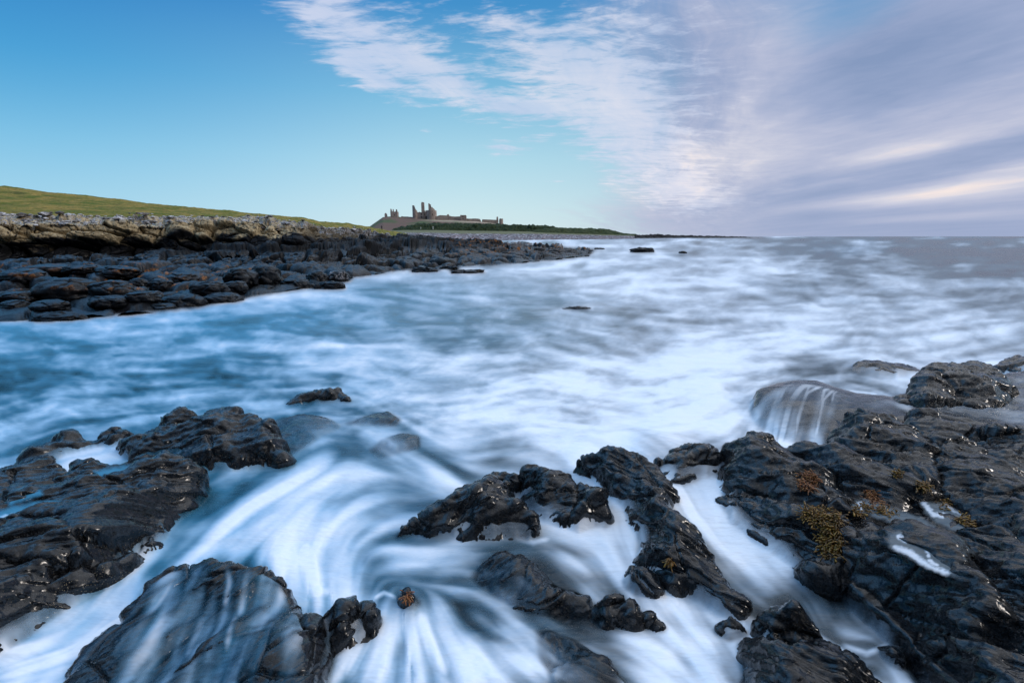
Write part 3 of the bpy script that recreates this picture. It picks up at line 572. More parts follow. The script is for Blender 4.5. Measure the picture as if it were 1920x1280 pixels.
ST = [(-420, [(645, 13.6), (604, 16.5), (556, 22.6), (508, 34), (486, 36), (484, 38), (410, 39), (398, 46)]),
      (0, [(604, 17.2), (578, 20.6), (541, 27), (502, 38), (486, 39.5), (483, 42), (413, 43), (404, 50)]),
      (120, [(598, 17.6), (572, 21.4), (537, 28), (500, 39), (485, 41), (481, 44), (415, 45), (406, 52)]),
      (250, [(590, 18.6), (566, 22.4), (532, 29.6), (500, 40), (484, 42), (480, 46), (417, 47), (411, 54)]),
      (370, [(580, 20.5), (556, 23.8), (530, 31), (500, 40), (471, 43), (466, 47), (416, 49), (408, 56)]),
      (460, [(562, 24), (540, 27.8), (520, 34), (503, 40), (468, 43), (463, 47), (413, 49), (407, 58)]),
      (560, [(546, 28), (528, 32), (516, 36), (508, 39), (466, 43), (462, 47), (419, 50), (415, 60)]),
      (575, [(542, 29), (525, 33), (516, 36.5), (509, 39), (467, 43.5), (461, 48.5), (424, 52), (418, 62)]),
      (605, [(536, 31), (521, 35), (516, 37.5), (509, 39.5), (468, 45), (459, 54), (432, 60), (426, 70)]),
      (680, [(520, 37), (510, 40.5), (507, 41.5), (503, 43), (463, 50), (453, 66), (440, 88), (434, 105)]),
      (760, [(508, 44), (499, 47.5), (496, 49), (493, 50), (463, 58), (453, 80), (448, 108), (446, 128)]),
      (800, [(506, 46), (498, 49), (494, 51), (488, 55), (464, 62), (455, 84), (450, 112), (449, 132)]),
      (850, [(504, 48), (496, 51), (489, 56), (482, 61), (467, 67), (457, 88), (452, 112), (453, 150)]),
      (940, [(498, 52), (490, 57.5), (483, 63), (478, 67), (470, 74), (461, 93), (456, 108), (461, 175)]),
      (1020, [(489, 61), (481, 69), (478, 73), (475, 77), (471, 82), (466, 94), (463, 104), (464, 150)]),
      (1105, [(480, 75), (474, 90), (473, 92), (472, 94), (471.5, 96), (471, 99), (471, 102), (472, 118)])]
G = loft(ST, [14, 34, 34, 34, 14, 52, 14], 1.25)
X, Y, Zc, tt, cc = G
nrm = normals(X, Y, Zc)
def blocks(X, Y, Zc, cx, cz, seed, wv=.35):
    w = wv * perlin(X * .7, Y * .7, Zc + seed); w2 = wv * perlin(X * .7 + 20, Y * .7, Zc + seed)
    return voro3((X + w) / cx, (Y + w2) / cx, (Zc + .5 * w) / cz, seed)
cliff_w = sstep(3.0, 3.25, tt)                                   # cliff faces versus the low shelf
f1, f2, b3, rr = blocks(X, Y, Zc, 2.5, 1.15, 1)
face = (rr[..., 0] - .5) * .95 + .45 * (b3[0] * (rr[..., 1] - .5) + b3[2] * (rr[..., 2] - .5)) - .6 * np.exp(-((f2 - f1) / .09) ** 2)
g1, g2, gb, gr_ = blocks(X, Y, Zc, .62, .42, 2, .15)
face += (gr_[..., 0] - .5) * .16 - .10 * np.exp(-((g2 - g1) / .12) ** 2) + .10 * fbm(X * 1.4, Y * 1.4, Zc * 2.2, 4)
s1, s2, sb3, sr = blocks(X + .8 * perlin(X * .3, Y * .3, 5), Y + .8 * perlin(X * .3, Y * .3, 9), Zc * .3, 2.6, 2.6, 5, .7)
shelf = .75 * np.clip((s2 - s1) / .45, 0, 1) ** .4 - .35 + (sr[..., 0] - .5) * .5 - .55 * np.exp(-((s2 - s1) / .10) ** 2) + .75 * (sb3[0] * (sr[..., 1] - .5) + sb3[1] * (sr[..., 2] - .5))
t1, t2, tb, tr_ = blocks(X, Y, Zc, .7, .6, 6)
shelf += .16 * np.sqrt(np.clip((t2 - t1) / .7, 0, 1)) + .05 * fbm(X * 2.2, Y * 2.2, Zc * 2, 4)
front_drop = sstep(0, .9, tt)
spit = sstep(700, 860, cc)
h1, h2, hb, hr = blocks(X, Y, Zc, 4.2, 1.5, 9)
spf = (hr[..., 0] - .5) * 1.7 - .5 * np.exp(-((h2 - h1) / .09) ** 2)
dsp = cliff_w * (face + spf * sstep(560, 720, cc) * sstep(3.1, 4, tt)) + (1 - cliff_w) * shelf * (.28 + .72 * front_drop)
disp = nrm * dsp[..., None] * np.where(tt > 6.6, .5, 1)[..., None]
disp[..., 2] += .25 * fbm(X * .40, Y * .40, 3, 3) * (1 - sstep(1.6, 2.4, tt)) * (1 - spit)
disp[..., 0] += .25 * cliff_w * perlin(X * .5, Y * .5, Zc * .5)
disp[..., 1] += 1.3 * np.exp(-((tt - 5.2) / .22) ** 2) * sstep(340, 240, cc)
tanw = sstep(5.42, 5.6, tt + .55 * fbm(X * .45, Zc * .9, 3, 4) - .2 * (rr[..., 1] - .5)) * (1 - sstep(500, 620, cc) * .75) * (1 - sstep(640, 740, cc))
palew = np.clip(sstep(5.93, 6.05, tt) * (1 - .0 * cc), 0, 1)
weedw = sstep(850, 930, cc) * sstep(2.5, 3.2, tt) * .0 + (sstep(.6, 1.2, tt) * (1 - sstep(2.7, 3.1, tt)) * (1 - sstep(480, 560, cc)) * .8 + sstep(820, 900, cc) * sstep(1.8, 3, tt) * 1.25 + .35 * sstep(2.4, 2.8, tt) * (1 - sstep(3.1, 3.3, tt)) * sstep(300, 350, cc) * (1 - sstep(560, 700, cc)))
def coast_mat():
    m, k = new_mat('coast_rock'); P = k.n('ShaderNodeTexCoord').outputs['Object']
    a, b_, c_ = attr(k, 'tan'), attr(k, 'pale'), attr(k, 'weed')
    n1 = k.noise(P, .8, 6, .62); n2 = k.noise(P, 4.5, 6, .65); n3 = k.noise(P, 14, 3, .6)
    col = k.mix(k.ss(n1, .4, .65), (.002, .0025, .0035), (.009, .010, .013))
    col = k.mix(k.ss(n2, .55, .75, 0, .4), col, (.030, .028, .028))
    tn = k.mix(k.ss(n2, .3, .7), (.24, .18, .10), (.52, .41, .25))
    tn = k.mix(k.ss(n3, .55, .7, 0, .6), tn, (.42, .40, .33))
    col = k.mix(k.m('MULTIPLY', a, k.ss(n2, .36, .46)), col, tn)
    pl = k.mix(k.ss(n3, .4, .62), (.05, .045, .045), (.48, .46, .48))
    col = k.mix(k.m('MULTIPLY', b_, k.ss(k.noise(P, 2.2, 5, .7), .46, .60)), col, pl)
    wd = k.mix(n3, (.08, .032, .008), (.38, .15, .035))
    wz = k.m('MULTIPLY', c_, k.ss(k.noise(P, 1.1, 6, .68), .56, .62))
    col = k.mix(wz, col, wd)
    wet = k.ss(k.n('ShaderNodeSeparateXYZ', {0: P}).outputs[2], 1.9, 1.2)
    rg = k.m('SUBTRACT', k.m('ADD', .62, k.m('MULTIPLY', n2, .25)), k.m('MULTIPLY', wet, .34))
    rg = k.m('ADD', rg, k.m('MULTIPLY', wz, .35), clamp=True)
    bp = k.n('ShaderNodeBump', {'Height': k.m('ADD', k.m('MULTIPLY', n2, .10), k.m('MULTIPLY', n3, .03)), 'Strength': .7, 'Distance': 1.0})
    k.n('ShaderNodeOutputMaterial', {'Surface': k.n('ShaderNodeBsdfPrincipled', {'Base Color': col, 'Roughness': rg, 'Normal': bp, 'Specular IOR Level': .2, 'Coat Weight': k.m('MULTIPLY', wet, .12), 'Coat Roughness': .2})})
    return m
M['coast'] = coast_mat()
COASTV = [(np.stack([X, Y, Zc], -1) + disp).reshape(-1, 3)]
coast = loft_mesh('sea_cliff', G, M['coast'], disp, {'tan': tanw, 'pale': palew, 'weed': weedw})
tag(coast, 'long stepped cliff of black jointed rock with tan lichened upper ledge and low weedy shelf', 'cliff')

# grass headland
GS = [(-420, [(402, 45), (390, 60), (350, 82), (304, 100), (420, 180)]), (0, [(408, 48), (400, 62), (378, 85), (349, 115), (440, 200)]), (120, [(410, 50), (403, 64), (386, 90), (362, 125), (440, 210)]),
      (300, [(415, 53), (408, 68), (398, 95), (383, 145), (440, 240)]), (460, [(410, 56), (407.5, 70), (405, 110), (399, 170), (440, 260)]), (571, [(421, 59), (417, 75), (414, 120), (409, 195), (440, 290)]),
      (602, [(430, 66), (424, 82), (420, 140), (416, 215), (440, 300)]), (650, [(436, 85), (431, 105), (426, 150), (418.5, 235), (440, 320)]), (693, [(438, 110), (434, 130), (431, 180), (426, 270), (442, 350)]),
      (722, [(440, 125), (437, 150), (434.5, 200), (432, 300), (443, 370)]), (775, [(455, 126), (450, 160), (442, 260), (440, 330), (450, 390)])]
GG = loft(GS, [14, 40, 60, 10], 2.0)
Xg, Yg, Zg, tg, cg = GG
dg = np.zeros(Xg.shape + (3,)); dg[..., 2] = (.34 * fbm(Xg * .22, Yg * .10, 0, 4) + .10 * fbm(Xg * 1.2, Yg * .6, 1, 3)) * sstep(0, .4, tg) * (1 + Yg / 150)
m, k = new_mat('turf'); P = k.n('ShaderNodeTexCoord').outputs['Object']
Ps = k.n('ShaderNodeMapping', {'Vector': P, 'Scale': (.5, .16, .5)}).outputs[0]
g1_, g2_, g3_ = k.noise(Ps, .7, 6, .65, .6), k.noise(P, 1.5, 6, .7), k.noise(k.n('ShaderNodeMapping', {'Vector': P, 'Scale': (3, 1, 3)}).outputs[0], 2.2, 4, .7)
gc = k.mix(k.ss(g1_, .38, .62), (.095, .125, .014), (.36, .24, .06))
gc = k.mix(k.ss(g2_, .45, .7, 0, .7), gc, (.085, .14, .016))
gc = k.mix(k.ss(g3_, .50, .68, 0, .75), gc, (.26, .20, .09))
gc = k.mix(k.ss(g3_, .46, .32, 0, .85), gc, (.020, .030, .006))
gc = k.mix(k.ss(k.noise(P, .28, 5, .7), .55, .68, 0, .6), gc, (.035, .030, .014))
k.n('ShaderNodeOutputMaterial', {'Surface': k.n('ShaderNodeBsdfPrincipled', {'Base Color': gc, 'Roughness': .95, 'Specular IOR Level': .1, 'Normal': k.n('ShaderNodeBump', {'Height': g3_, 'Strength': .6, 'Distance': .5})})})
M['turf'] = m
tag(loft_mesh('hill', GG, M['turf'], dg), kind='structure')

# shingle beach and the grass strip above it
BS = [(540, [(437, 72), (433, 90), (430, 110), (424, 150), (440, 200)]), (640, [(443, 92), (438, 110), (434, 130), (431, 180), (442, 230)]), (690, [(447, 112), (442, 130), (436.5, 200), (433.5, 300), (442, 350)]), (760, [(452, 128), (445, 200), (435.5, 350), (431.5, 420), (438, 520)]),
      (820, [(454, 150), (446, 260), (436, 400), (431.5, 470), (438, 560)]), (860, [(453, 240), (447, 330), (437, 430), (432.5, 500), (438, 600)]), (900, [(451.5, 352), (446, 400), (437, 460), (433, 540), (438, 640)]), (1000, [(450, 400), (445, 450), (438, 520), (434, 600), (440, 700)]),
      (1100, [(448.8, 470), (445, 520), (440, 600), (436, 680), (441, 760)]), (1190, [(447.6, 560), (445, 600), (442, 660), (440, 720), (443, 800)])]
GB = loft(BS, [24, 24, 10, 3], 1.4)
Xb, Yb, Zb, tb_, cb = GB
db = np.zeros(Xb.shape + (3,)); db[..., 2] = (.5 * fbm(Xb * .25, Yb * .12, 0, 4)) * (1 - sstep(1.7, 2, tb_)) * sstep(0, .2, tb_)
m, k = new_mat('shingle'); P = k.n('ShaderNodeTexCoord').outputs['Object']; ts = attr(k, 'strip'); rd = attr(k, 'near')
Pm = k.n('ShaderNodeMapping', {'Vector': P, 'Scale': (1, .35, 1)}).outputs[0]
v1 = k.n('ShaderNodeTexVoronoi', {'Vector': Pm, 'Scale': .42}).outputs; v2 = k.n('ShaderNodeTexVoronoi', {'Vector': Pm, 'Scale': .9}).outputs
s1_ = k.n('ShaderNodeSeparateColor', {0: v1[1]}).outputs; s2_ = k.n('ShaderNodeSeparateColor', {0: v2[1]}).outputs
bc = k.mix(s1_[0], (.02, .02, .028), (.20, .16, .17)); bc = k.mix(k.ss(s1_[1], .6, .9, 0, .75), bc, (.17, .075, .065)); bc = k.mix(k.ss(s2_[0], .80, .88, 0, .9), bc, (.55, .53, .55))
bc = k.mix(k.ss(s2_[1], .7, .8, 0, .6), bc, (.03, .03, .04))
gr2 = k.mix(k.noise(P, .15, 4, .7), (.05, .075, .018), (.20, .17, .075))
bc = k.mix(ts, bc, gr2)
k.n('ShaderNodeOutputMaterial', {'Surface': k.n('ShaderNodeBsdfPrincipled', {'Base Color': bc, 'Roughness': .9, 'Normal': k.n('ShaderNodeBump', {'Height': v2[0], 'Strength': .8, 'Distance': .6})})})
tag(loft_mesh('beach', GB, m, db, {'strip': sstep(1.75, 2.0, tb_ + .25 * fbm(Xb * .06, Yb * .05, 3, 3)), 'near': cb * 0}), kind='structure')

# castle hill
HS = [(672, [(434, 700), (433, 720), (432.5, 760), (432, 800), (440, 900)]), (692, [(433, 640), (431, 700), (428, 770), (425.5, 845), (440, 980)]), (704, [(433, 640), (427, 700), (421, 770), (417, 848), (440, 980)]), (718, [(433, 640), (424, 700), (413, 780), (407, 850), (440, 980)]),
      (732, [(433, 640), (424, 700), (412, 780), (406.2, 852), (440, 980)]), (753, [(433, 640), (424, 700), (414, 780), (407.8, 852), (440, 980)]), (774, [(433, 640), (424, 700), (415, 780), (409.5, 852), (440, 980)]), (817, [(433, 640), (424, 700), (416, 780), (411.5, 852), (440, 980)]),
      (859, [(434, 640), (426, 700), (418, 780), (412.5, 855), (440, 980)]), (905, [(435, 640), (428, 700), (421, 780), (415.5, 855), (440, 980)]), (936, [(436, 640), (430, 700), (425, 780), (420, 855), (440, 980)]), (960, [(437, 640), (432, 700), (428, 780), (424, 850), (440, 980)]), (1010, [(438, 640), (435, 700), (432, 780), (430, 850), (440, 980)])]
GH = loft(HS, [10, 20, 20, 6], 1.2)
Xh, Yh, Zh, th, ch = GH
dh = np.zeros(Xh.shape + (3,)); dh[..., 2] = 1.0 * fbm(Xh * .05, Yh * .04, 0, 4) * sstep(0, .5, th) * (1 - sstep(3, 3.5, th))
m, k = new_mat('moor'); P = k.n('ShaderNodeTexCoord').outputs['Object']
na, nb_ = k.noise(k.n('ShaderNodeMapping', {'Vector': P, 'Scale': (.6, .4, 2)}).outputs[0], .035, 6, .65), k.noise(P, .12, 5, .7)
hc = k.mix(k.ss(na, .42, .56), (.08, .11, .05), (.16, .10, .08)); hc = k.mix(k.ss(nb_, .5, .7, 0, .5), hc, (.14, .13, .075))
hc = k.mix(k.m('MULTIPLY', attr(k, 'sandy'), k.ss(nb_, .32, .5)), hc, (.42, .33, .24))
k.n('ShaderNodeOutputMaterial', {'Surface': k.n('ShaderNodeBsdfPrincipled', {'Base Color': hc, 'Roughness': 1.0, 'Specular IOR Level': .1})})
sandy = np.exp(-((th - 2.55 - .25 * sstep(860, 930, ch)) / .30) ** 2) * sstep(775, 830, ch) * (1 - sstep(945, 960, ch))
tag(loft_mesh('hill', GH, m, dh, {'sandy': sandy}), kind='structure')

# scrub bank, green point and the thin reef running out from it
def bank(name, prof, base, mat, bump, step, kind=None, label=None, cat=None, dep=(0, 18, 50, 110), group=None, fr_=.12):
    S = []
    for (x, top), (yb, Y0) in zip(prof, base):
        S.append((x, [(yb, Y0 + dep[0]), (top + .45 * (yb - top) * .35, Y0 + dep[1]), (top, Y0 + dep[2]), (yb + 4, Y0 + dep[3])]))
    Gk = loft(S, [14, 12, 5], step); Xk, Yk, Zk, tk, ck = Gk
    n = normals(Xk, Yk, Zk); f1, f2, _, rk = voro3(Xk * fr_, Yk * fr_ * .7, Zk * fr_ * 1.4, 4)
    d = bump * (np.sqrt(np.clip((f2 - f1) / .6, 0, 1)) - .5 + .8 * (rk[..., 0] - .5) + .5 * fbm(Xk * .5, Yk * .3, Zk * .5, 3)) * sstep(0, .15, tk)
    return loft_mesh(name, Gk, mat, n * d[..., None])
def leafy(name, a, b, s):
    m, k = new_mat(name); P = k.n('ShaderNodeTexCoord').outputs['Object']; n1, n2 = k.noise(P, .10 * s, 5, .7), k.noise(P, .6 * s, 5, .75)
    c = k.mix(k.ss(n1, .4, .6), a, b); c = k.mix(k.ss(n2, .5, .72, 0, .7), c, tuple(q * 1.9 for q in b)); c = k.mix(k.ss(n2, .48, .30, 0, .8), c, (.006, .009, .004))
    k.n('ShaderNodeOutputMaterial', {'Surface': k.n('ShaderNodeBsdfPrincipled', {'Base Color': c, 'Roughness': .95, 'Specular IOR Level': .15, 'Normal': k.n('ShaderNodeBump', {'Height': n2, 'Strength': 1, 'Distance': 2.5})})}); return m
pr = [(736, 430.5), (748, 427), (760, 425.5), (775, 422.3), (795, 420), (820, 418.8), (850, 419.8), (880, 419.4), (900, 420), (930, 421.4), (950, 422), (975, 421.5), (985, 424), (1000, 422.5), (1010, 424), (1022, 423.5), (1034, 425), (1048, 428), (1062, 433)]
bs = [(433 + (x - 736) * .006, 480 + (x - 736) * .42) for x, _ in pr]
sc_ = bank('scrub', pr, bs, leafy('scrub_leaves', (.022, .038, .018), (.045, .066, .030), 1), 2.2, 1.1, fr_=.2); tag(sc_, kind='stuff', label='dark green scrub bank below the castle')
pr2 = [(1000, 431), (1030, 427), (1060, 427), (1100, 428), (1128, 429), (1140, 430.5), (1150, 433), (1162, 436.5), (1175, 438.2), (1192, 439)]
tag(bank('headland', pr2, [(439.5 + (x - 1000) * .012, 560 + (x - 1000) * .6) for x, _ in pr2], leafy('point_turf', (.035, .055, .022), (.060, .075, .034), .5), 1.2, 1.2), kind='structure')
pr3 = [(1120, 443), (1150, 439.5), (1180, 439), (1200, 440.2), (1232, 439.4), (1250, 440.4), (1275, 441.4), (1300, 442), (1340, 442.8), (1380, 443.8), (1400, 444.6), (1412, 445.6)]
rf = bank('reef', pr3, [(447.6 - (x - 1120) * .0055, 600 + (x - 1120) * 1.5) for x, _ in pr3], M['coast'], 1.6, 1.1, dep=(0, 10, 30, 60))
for an in ('tan', 'pale', 'weed'): pass
tag(rf, 'long thin reef of dark rock running out from the green point to the horizon', 'reef')

# boulders along the shelf and in the sea
bpy.context.view_layer.update()
def cast(objs, px, py):
    dx, dy, dz = ray(px, py); d = Vector((dx, dy, dz)).normalized(); best = None
    for o in objs:
        loc = Vector(o.matrix_world.translation)
        ok, p, n, _ = o.ray_cast(Vector((0, 0, CAM_H)) - loc, d)
        if ok:
            p = p + loc; L = (p - Vector((0, 0, CAM_H))).length
            if best is None or L < best[0]: best = (L, p, n)
    return best
import bmesh
_ico = {}
def ico(n):
    if n not in _ico:
        bm = bmesh.new(); bmesh.ops.create_icosphere(bm, subdivisions=n, radius=1)
        _ico[n] = (np.array([v.co[:] for v in bm.verts]), np.array([[v.index for v in f.verts] for f in bm.faces])); bm.free()
    return _ico[n]
def boulder(px, py, w, h, label, seed, onland=True, mat=None, name='boulder', depth=.8, group=None, cat='boulder', pale=0.0, weed=0.0):
    if onland:
        hit = cast([coast], px, py); p = hit[1] if hit else None
    if not onland or p is None or p.z < -.1: x, y = at_z(px, py, 0.0); p = Vector((float(x), float(y), 0))
    L = p.y * 1.0; Wm, Hm = w / FPX * L * .5, h / FPX * L * .62
    V, F = ico(5 if w > 30 else 4); V = V.copy(); n0 = V.copy()
    V = np.sign(V) * np.abs(V) ** .82; V /= np.abs(V).max()
    q = 1.3; f1, f2, b, r = voro3(n0[:, 0] * q + seed * 3.1, n0[:, 1] * q, n0[:, 2] * q, seed)
    d = .22 * fbm(n0[:, 0] * 1.1 + seed, n0[:, 1] * 1.1, n0[:, 2] * 1.1, 3) + .16 * (b[0] * (r[:, 0] - .5) + b[1] * (r[:, 1] - .5) + b[2] * (r[:, 2] - .5)) * 2 - .07 * np.exp(-((f2 - f1) / .08) ** 2) + .05 * fbm(n0[:, 0] * 4, n0[:, 1] * 4, n0[:, 2] * 4 + seed, 3)
    fl_ = h / w < .3 and not onland; d = d * (1.7 if fl_ else 1); V = V * (1 + d[:, None]) * np.array([Wm, Wm * (.5 if fl_ else depth), Hm * 1.25]); V[:, 2] += Hm * (.5 if fl_ else 0) * fbm(n0[:, 0] * 3 + seed, n0[:, 1] * 3, 0, 3)
    rs_ = np.random.RandomState(seed); a = rs_.uniform(-.3, .3); c_, s_ = math.cos(a), math.sin(a); V = V @ np.array([[c_, s_, 0], [-s_, c_, 0], [0, 0, 1]])
    V[:, 2] += Hm * (.32 if onland else (-.75 if 'barely' in label else .0 if 'awash' in label else .2)); V[:, 1] += Wm * .3
    COASTV.append(V + np.array(p))
    o = mesh_np(name, V, F, mat or M['coast'], attrs={'tan': np.zeros(len(V)), 'pale': np.full(len(V), pale) * (n0[:, 2] > .1), 'weed': np.full(len(V), weed) * sstep(.2, .6, n0[:, 2] + .3 * n0[:, 0])})
    o.location = p; return tag(o, label, cat, group)
shelf_b = [(35, 525, 80, 20, 'smooth dome-shaped boulder at the picture edge on the weedy shelf', .6), (80, 513, 100, 17, 'long low boulder under the cave-like dark part of the cliff', .3), (150, 509, 62, 12, 'low flat boulder behind the split boulder', .2), (215, 516, 70, 17, 'smooth grey hump with a weedy crown under the tan ledge', .9),
           (115, 556, 104, 34, 'largest shelf boulder, split down the middle with weed on top', .5), (205, 553, 72, 27, 'round boulder draped with rusty weed next to the split boulder', .8), (256, 536, 32, 15, 'cube-like boulder standing between two weedy boulders', 0), (300, 541, 40, 18, 'rounded boulder half buried in rusty weed', .8),
           (335, 528, 56, 17, 'low grey boulder high on the shelf beyond the weed', .3), (30, 563, 66, 17, 'low boulder at the picture edge with a wet blue sheen', .2), (22, 576, 46, 13, 'small boulder at the picture edge just above the foam', 0), (85, 578, 66, 15, 'flat boulder lapped by foam below the split boulder', 0),
           (128, 567, 46, 12, 'small flat boulder in the pool below the split boulder', 0), (200, 572, 62, 18, 'dark boulder at the waterline below the round weedy boulder', 0), (262, 563, 60, 17, 'wet boulder with a glinting flat top near the waterline', .2), (340, 578, 74, 27, 'broad wet boulder jutting furthest into the foam', 0),
           (300, 582, 50, 13, 'low dark boulder tucked beside the broad jutting boulder', 0), (388, 551, 64, 24, 'black rounded boulder above the glossy low boulder', 0), (440, 544, 42, 17, 'brownish boulder leaning on the black rounded boulder', .3), (412, 567, 64, 18, 'glossy low boulder at the edge of the foam', 0),
           (494, 525, 56, 27, 'tall smooth dome boulder below the middle cliff', 0), (448, 529, 58, 26, 'bulky dark boulder beside the tall dome boulder', 0)]
for i, (x, y, w, h, lb, wd) in enumerate(shelf_b): boulder(x, y, w, h, lb, i + 11, weed=wd, group='boulders on the shelf below the cliff')
sea_b = [(100, 601, 94, 17, 'low boulder awash off the shelf near the picture edge'), (20, 600, 56, 9, 'barely showing rock awash at the picture edge'), (492, 547, 38, 13, 'low wet boulder with white foam on its shoulder'), (476, 541, 26, 10, 'small boulder touching the low wet boulder'), (551, 540, 56, 20, 'broad black boulder standing apart in the shallows'),
         (593, 530, 42, 23, 'peaked boulder behind the broad black boulder'), (616, 541, 56, 14, 'low black boulder in front of the white-topped boulder'), (581, 539, 17, 8, 'little boulder between the broad and the peaked boulders'), (795, 511, 48, 10, 'flat-topped rock in the sea off the dark spit'), (877, 513, 62, 9, 'smooth rock just awash off the dark spit'),
         (840, 505, 34, 7, 'small flat rock between the two rocks off the dark spit'), (1205, 473, 44, 9, 'dark islet alone in the open sea beyond the spit'), (1281, 475, 15, 4.5, 'tiny rock in the open sea beyond the dark islet'), (1124, 468, 19, 3.5, 'thin sliver of rock off the tip of the spit'), (981, 457, 20, 4, 'small rock in the white channel before the beach'),
         (1085, 579, 50, 8, 'smooth rock barely breaking the middle of the bay'), (1108, 471, 8, 3, 'speck of rock beside the spit tip')]
for i, (x, y, w, h, lb) in enumerate(sea_b): boulder(x, y, w, h, lb, i + 61, onland=False, group='rocks standing in the sea')
boulder(633, 528, 40, 22, 'boulder with a white-crusted top at the end of the shallows', 97, onland=False, pale=1.0)
# loose pale stones along the cliff top: one mass
rs = np.random.RandomState(5); VV, FF, off = [], [], 0
bv, bf = ico(1)
for i in range(800):
    c = rs.uniform(-150, 800); tq = rs.uniform(6.0, 7.0) if c < 600 else rs.uniform(6.3, 7.0)
    j = int(np.clip((c - cc[0, 0]) / 1.25, 0, cc.shape[1] - 1)); q = int(np.argmin(np.abs(tt[:, 0] - tq)))
    s = rs.lognormal(-2.35, .5) * (1 + Y[q, j] / 160)
    v = bv * (1 + rs.uniform(-.25, .25, bv.shape)) * np.array([1.5, 1.1, .5]) * s; a = rs.uniform(0, 6.3)
    v = v @ np.array([[math.cos(a), math.sin(a), 0], [-math.sin(a), math.cos(a), 0], [0, 0, 1]])
    VV.append(v + np.array([X[q, j] + rs.uniform(-.5, .5), Y[q, j] + rs.uniform(-.7, .7), Zc[q, j] + .12 + disp[q, j, 2] * 1.0])); FF.append(bf + off); off += len(bv)
m, k = new_mat('pale_stone'); P = k.n('ShaderNodeTexCoord').outputs['Object']; nn = k.noise(P, .9, 4, .7); nm = k.noise(P, 9, 3, .7)
k.n('ShaderNodeOutputMaterial', {'Surface': k.n('ShaderNodeBsdfPrincipled', {'Base Color': k.mix(k.ss(nm, .5, .7, 0, .5), k.mix(k.ss(nn, .42, .6), (.07, .06, .055), (.60, .58, .60)), (.20, .17, .12)), 'Roughness': .9})})
rub = mesh_np('rubble', np.concatenate(VV), np.concatenate(FF), m, smooth=False); tag(rub, 'pale loose stones strewn along the cliff top', kind='stuff')
print('coast', round(time.time() - T0, 1))
# ------------------------------------------------------------------ water
GX0, GX1, GST = -380.0, 2300.0, 2.4
gcols = np.concatenate([np.arange(-2400, GX0, 14.0), np.arange(GX0, GX1, GST), np.arange(GX1, 4400, 14.0)])
grows = np.concatenate([[443.35, 443.7, 444.1, 444.6, 445.2, 446, 447, 448.2, 449.6, 451.2], np.arange(453, 1560, 2.4)])
PXg, PYg = np.meshgrid(gcols, grows)
WX, WY = at_z(PXg, PYg, 0.0)
NRr, NCc = PXg.shape
# how white the water is, read off the place (x, y, foam 0..1)
FOAM = []
def frow(y, *xv):
    for x, v in xv: FOAM.append((x, y, v))
frow(448, (700, .75), (950, .75), (1100, .72), (1250, .55), (1400, .4), (1550, .3), (1700, .25), (1850, .22), (2100, .2))
frow(460, (700, .7), (950, .72), (1100, .8), (1200, .8), (1320, .55), (1440, .4), (1560, .3), (1700, .27), (1850, .24), (2100, .2))
frow(480, (900, .7), (1000, .8), (1100, .8), (1200, .75), (1320, .62), (1440, .5), (1560, .32), (1680, .25), (1800, .2), (1920, .18), (2150, .15))
frow(505, (640, .6), (720, .7), (840, .6), (960, .6), (1080, .65), (1200, .72), (1320, .68), (1440, .55), (1560, .45), (1680, .4), (1800, .3), (1920, .25), (2150, .2))
frow(550, (480, .8), (600, .6), (720, .42), (840, .5), (960, .45), (1080, .6), (1200, .72), (1320, .66), (1440, .62), (1560, .58), (1680, .5), (1800, .42), (1920, .35), (2150, .3))
frow(600, (-200, .4), (0, .5), (120, .62), (240, .6), (360, .42), (480, .34), (600, .36), (720, .32), (840, .26), (960, .45), (1080, .5), (1200, .5), (1320, .66), (1440, .72), (1560, .7), (1680, .66), (1800, .62), (1920, .52), (2150, .45))
frow(650, (-200, .3), (0, .3), (120, .4), (240, .5), (360, .55), (480, .62), (600, .6), (720, .68), (840, .62), (960, .6), (1080, .42), (1200, .55), (1320, .78), (1440, .8), (1560, .78), (1680, .74), (1800, .76), (1920, .7), (2150, .6))
frow(700, (-200, .28), (0, .28), (120, .36), (240, .36), (360, .3), (480, .36), (600, .5), (720, .7), (840, .72), (960, .82), (1080, .92), (1200, .78), (1320, .85), (1440, .88), (1560, .85), (1680, .8), (1800, .8), (1920, .75), (2150, .6))
frow(750, (-200, .3), (0, .32), (120, .4), (240, .38), (360, .42), (480, .6), (560, .48), (700, .62), (780, .75), (860, .85), (960, .92), (1080, .95), (1200, .98), (1320, .98), (1400, .8))
frow(800, (-200, .5), (0, .6), (120, .48), (240, .4), (420, .35), (560, .35), (640, .5), (720, .5), (780, .7), (860, .82), (960, .8), (1080, .85), (1200, .85), (1320, .88), (1420, .85), (1600, .5), (1750, .6), (1920, .7))
frow(850, (-200, .4), (60, .5), (180, .7), (560, .28), (620, .45), (700, .4), (760, .4), (820, .7), (920, .45), (1000, .75), (1080, .9), (1200, .75), (1320, .72), (1400, .8))
frow(900, (400, .3), (450, .38), (510, .6), (570, .85), (640, .75), (720, .55), (780, .6), (840, .85), (900, .8), (1000, .7), (1200, .6), (1260, .8))
frow(950, (380, .28), (430, .55), (500, .85), (570, .75), (640, .6), (720, .75), (780, .5), (860, .4), (1180, .8), (1280, .85))
frow(1000, (330, .35), (380, .7), (450, .88), (540, .85), (620, .88), (680, .55), (740, .45), (830, .45), (950, .62), (1050, .75), (1120, .9), (1180, .92), (1280, .6), (1340, .85), (1450, .5))
frow(1050, (330, .75), (400, .85), (470, .85), (560, .95), (620, .65), (700, .45), (780, .6), (860, .5), (940, .2), (1020, .2), (1080, .6), (1150, .85), (1200, .85), (1330, .4), (1400, .85), (1480, .7))
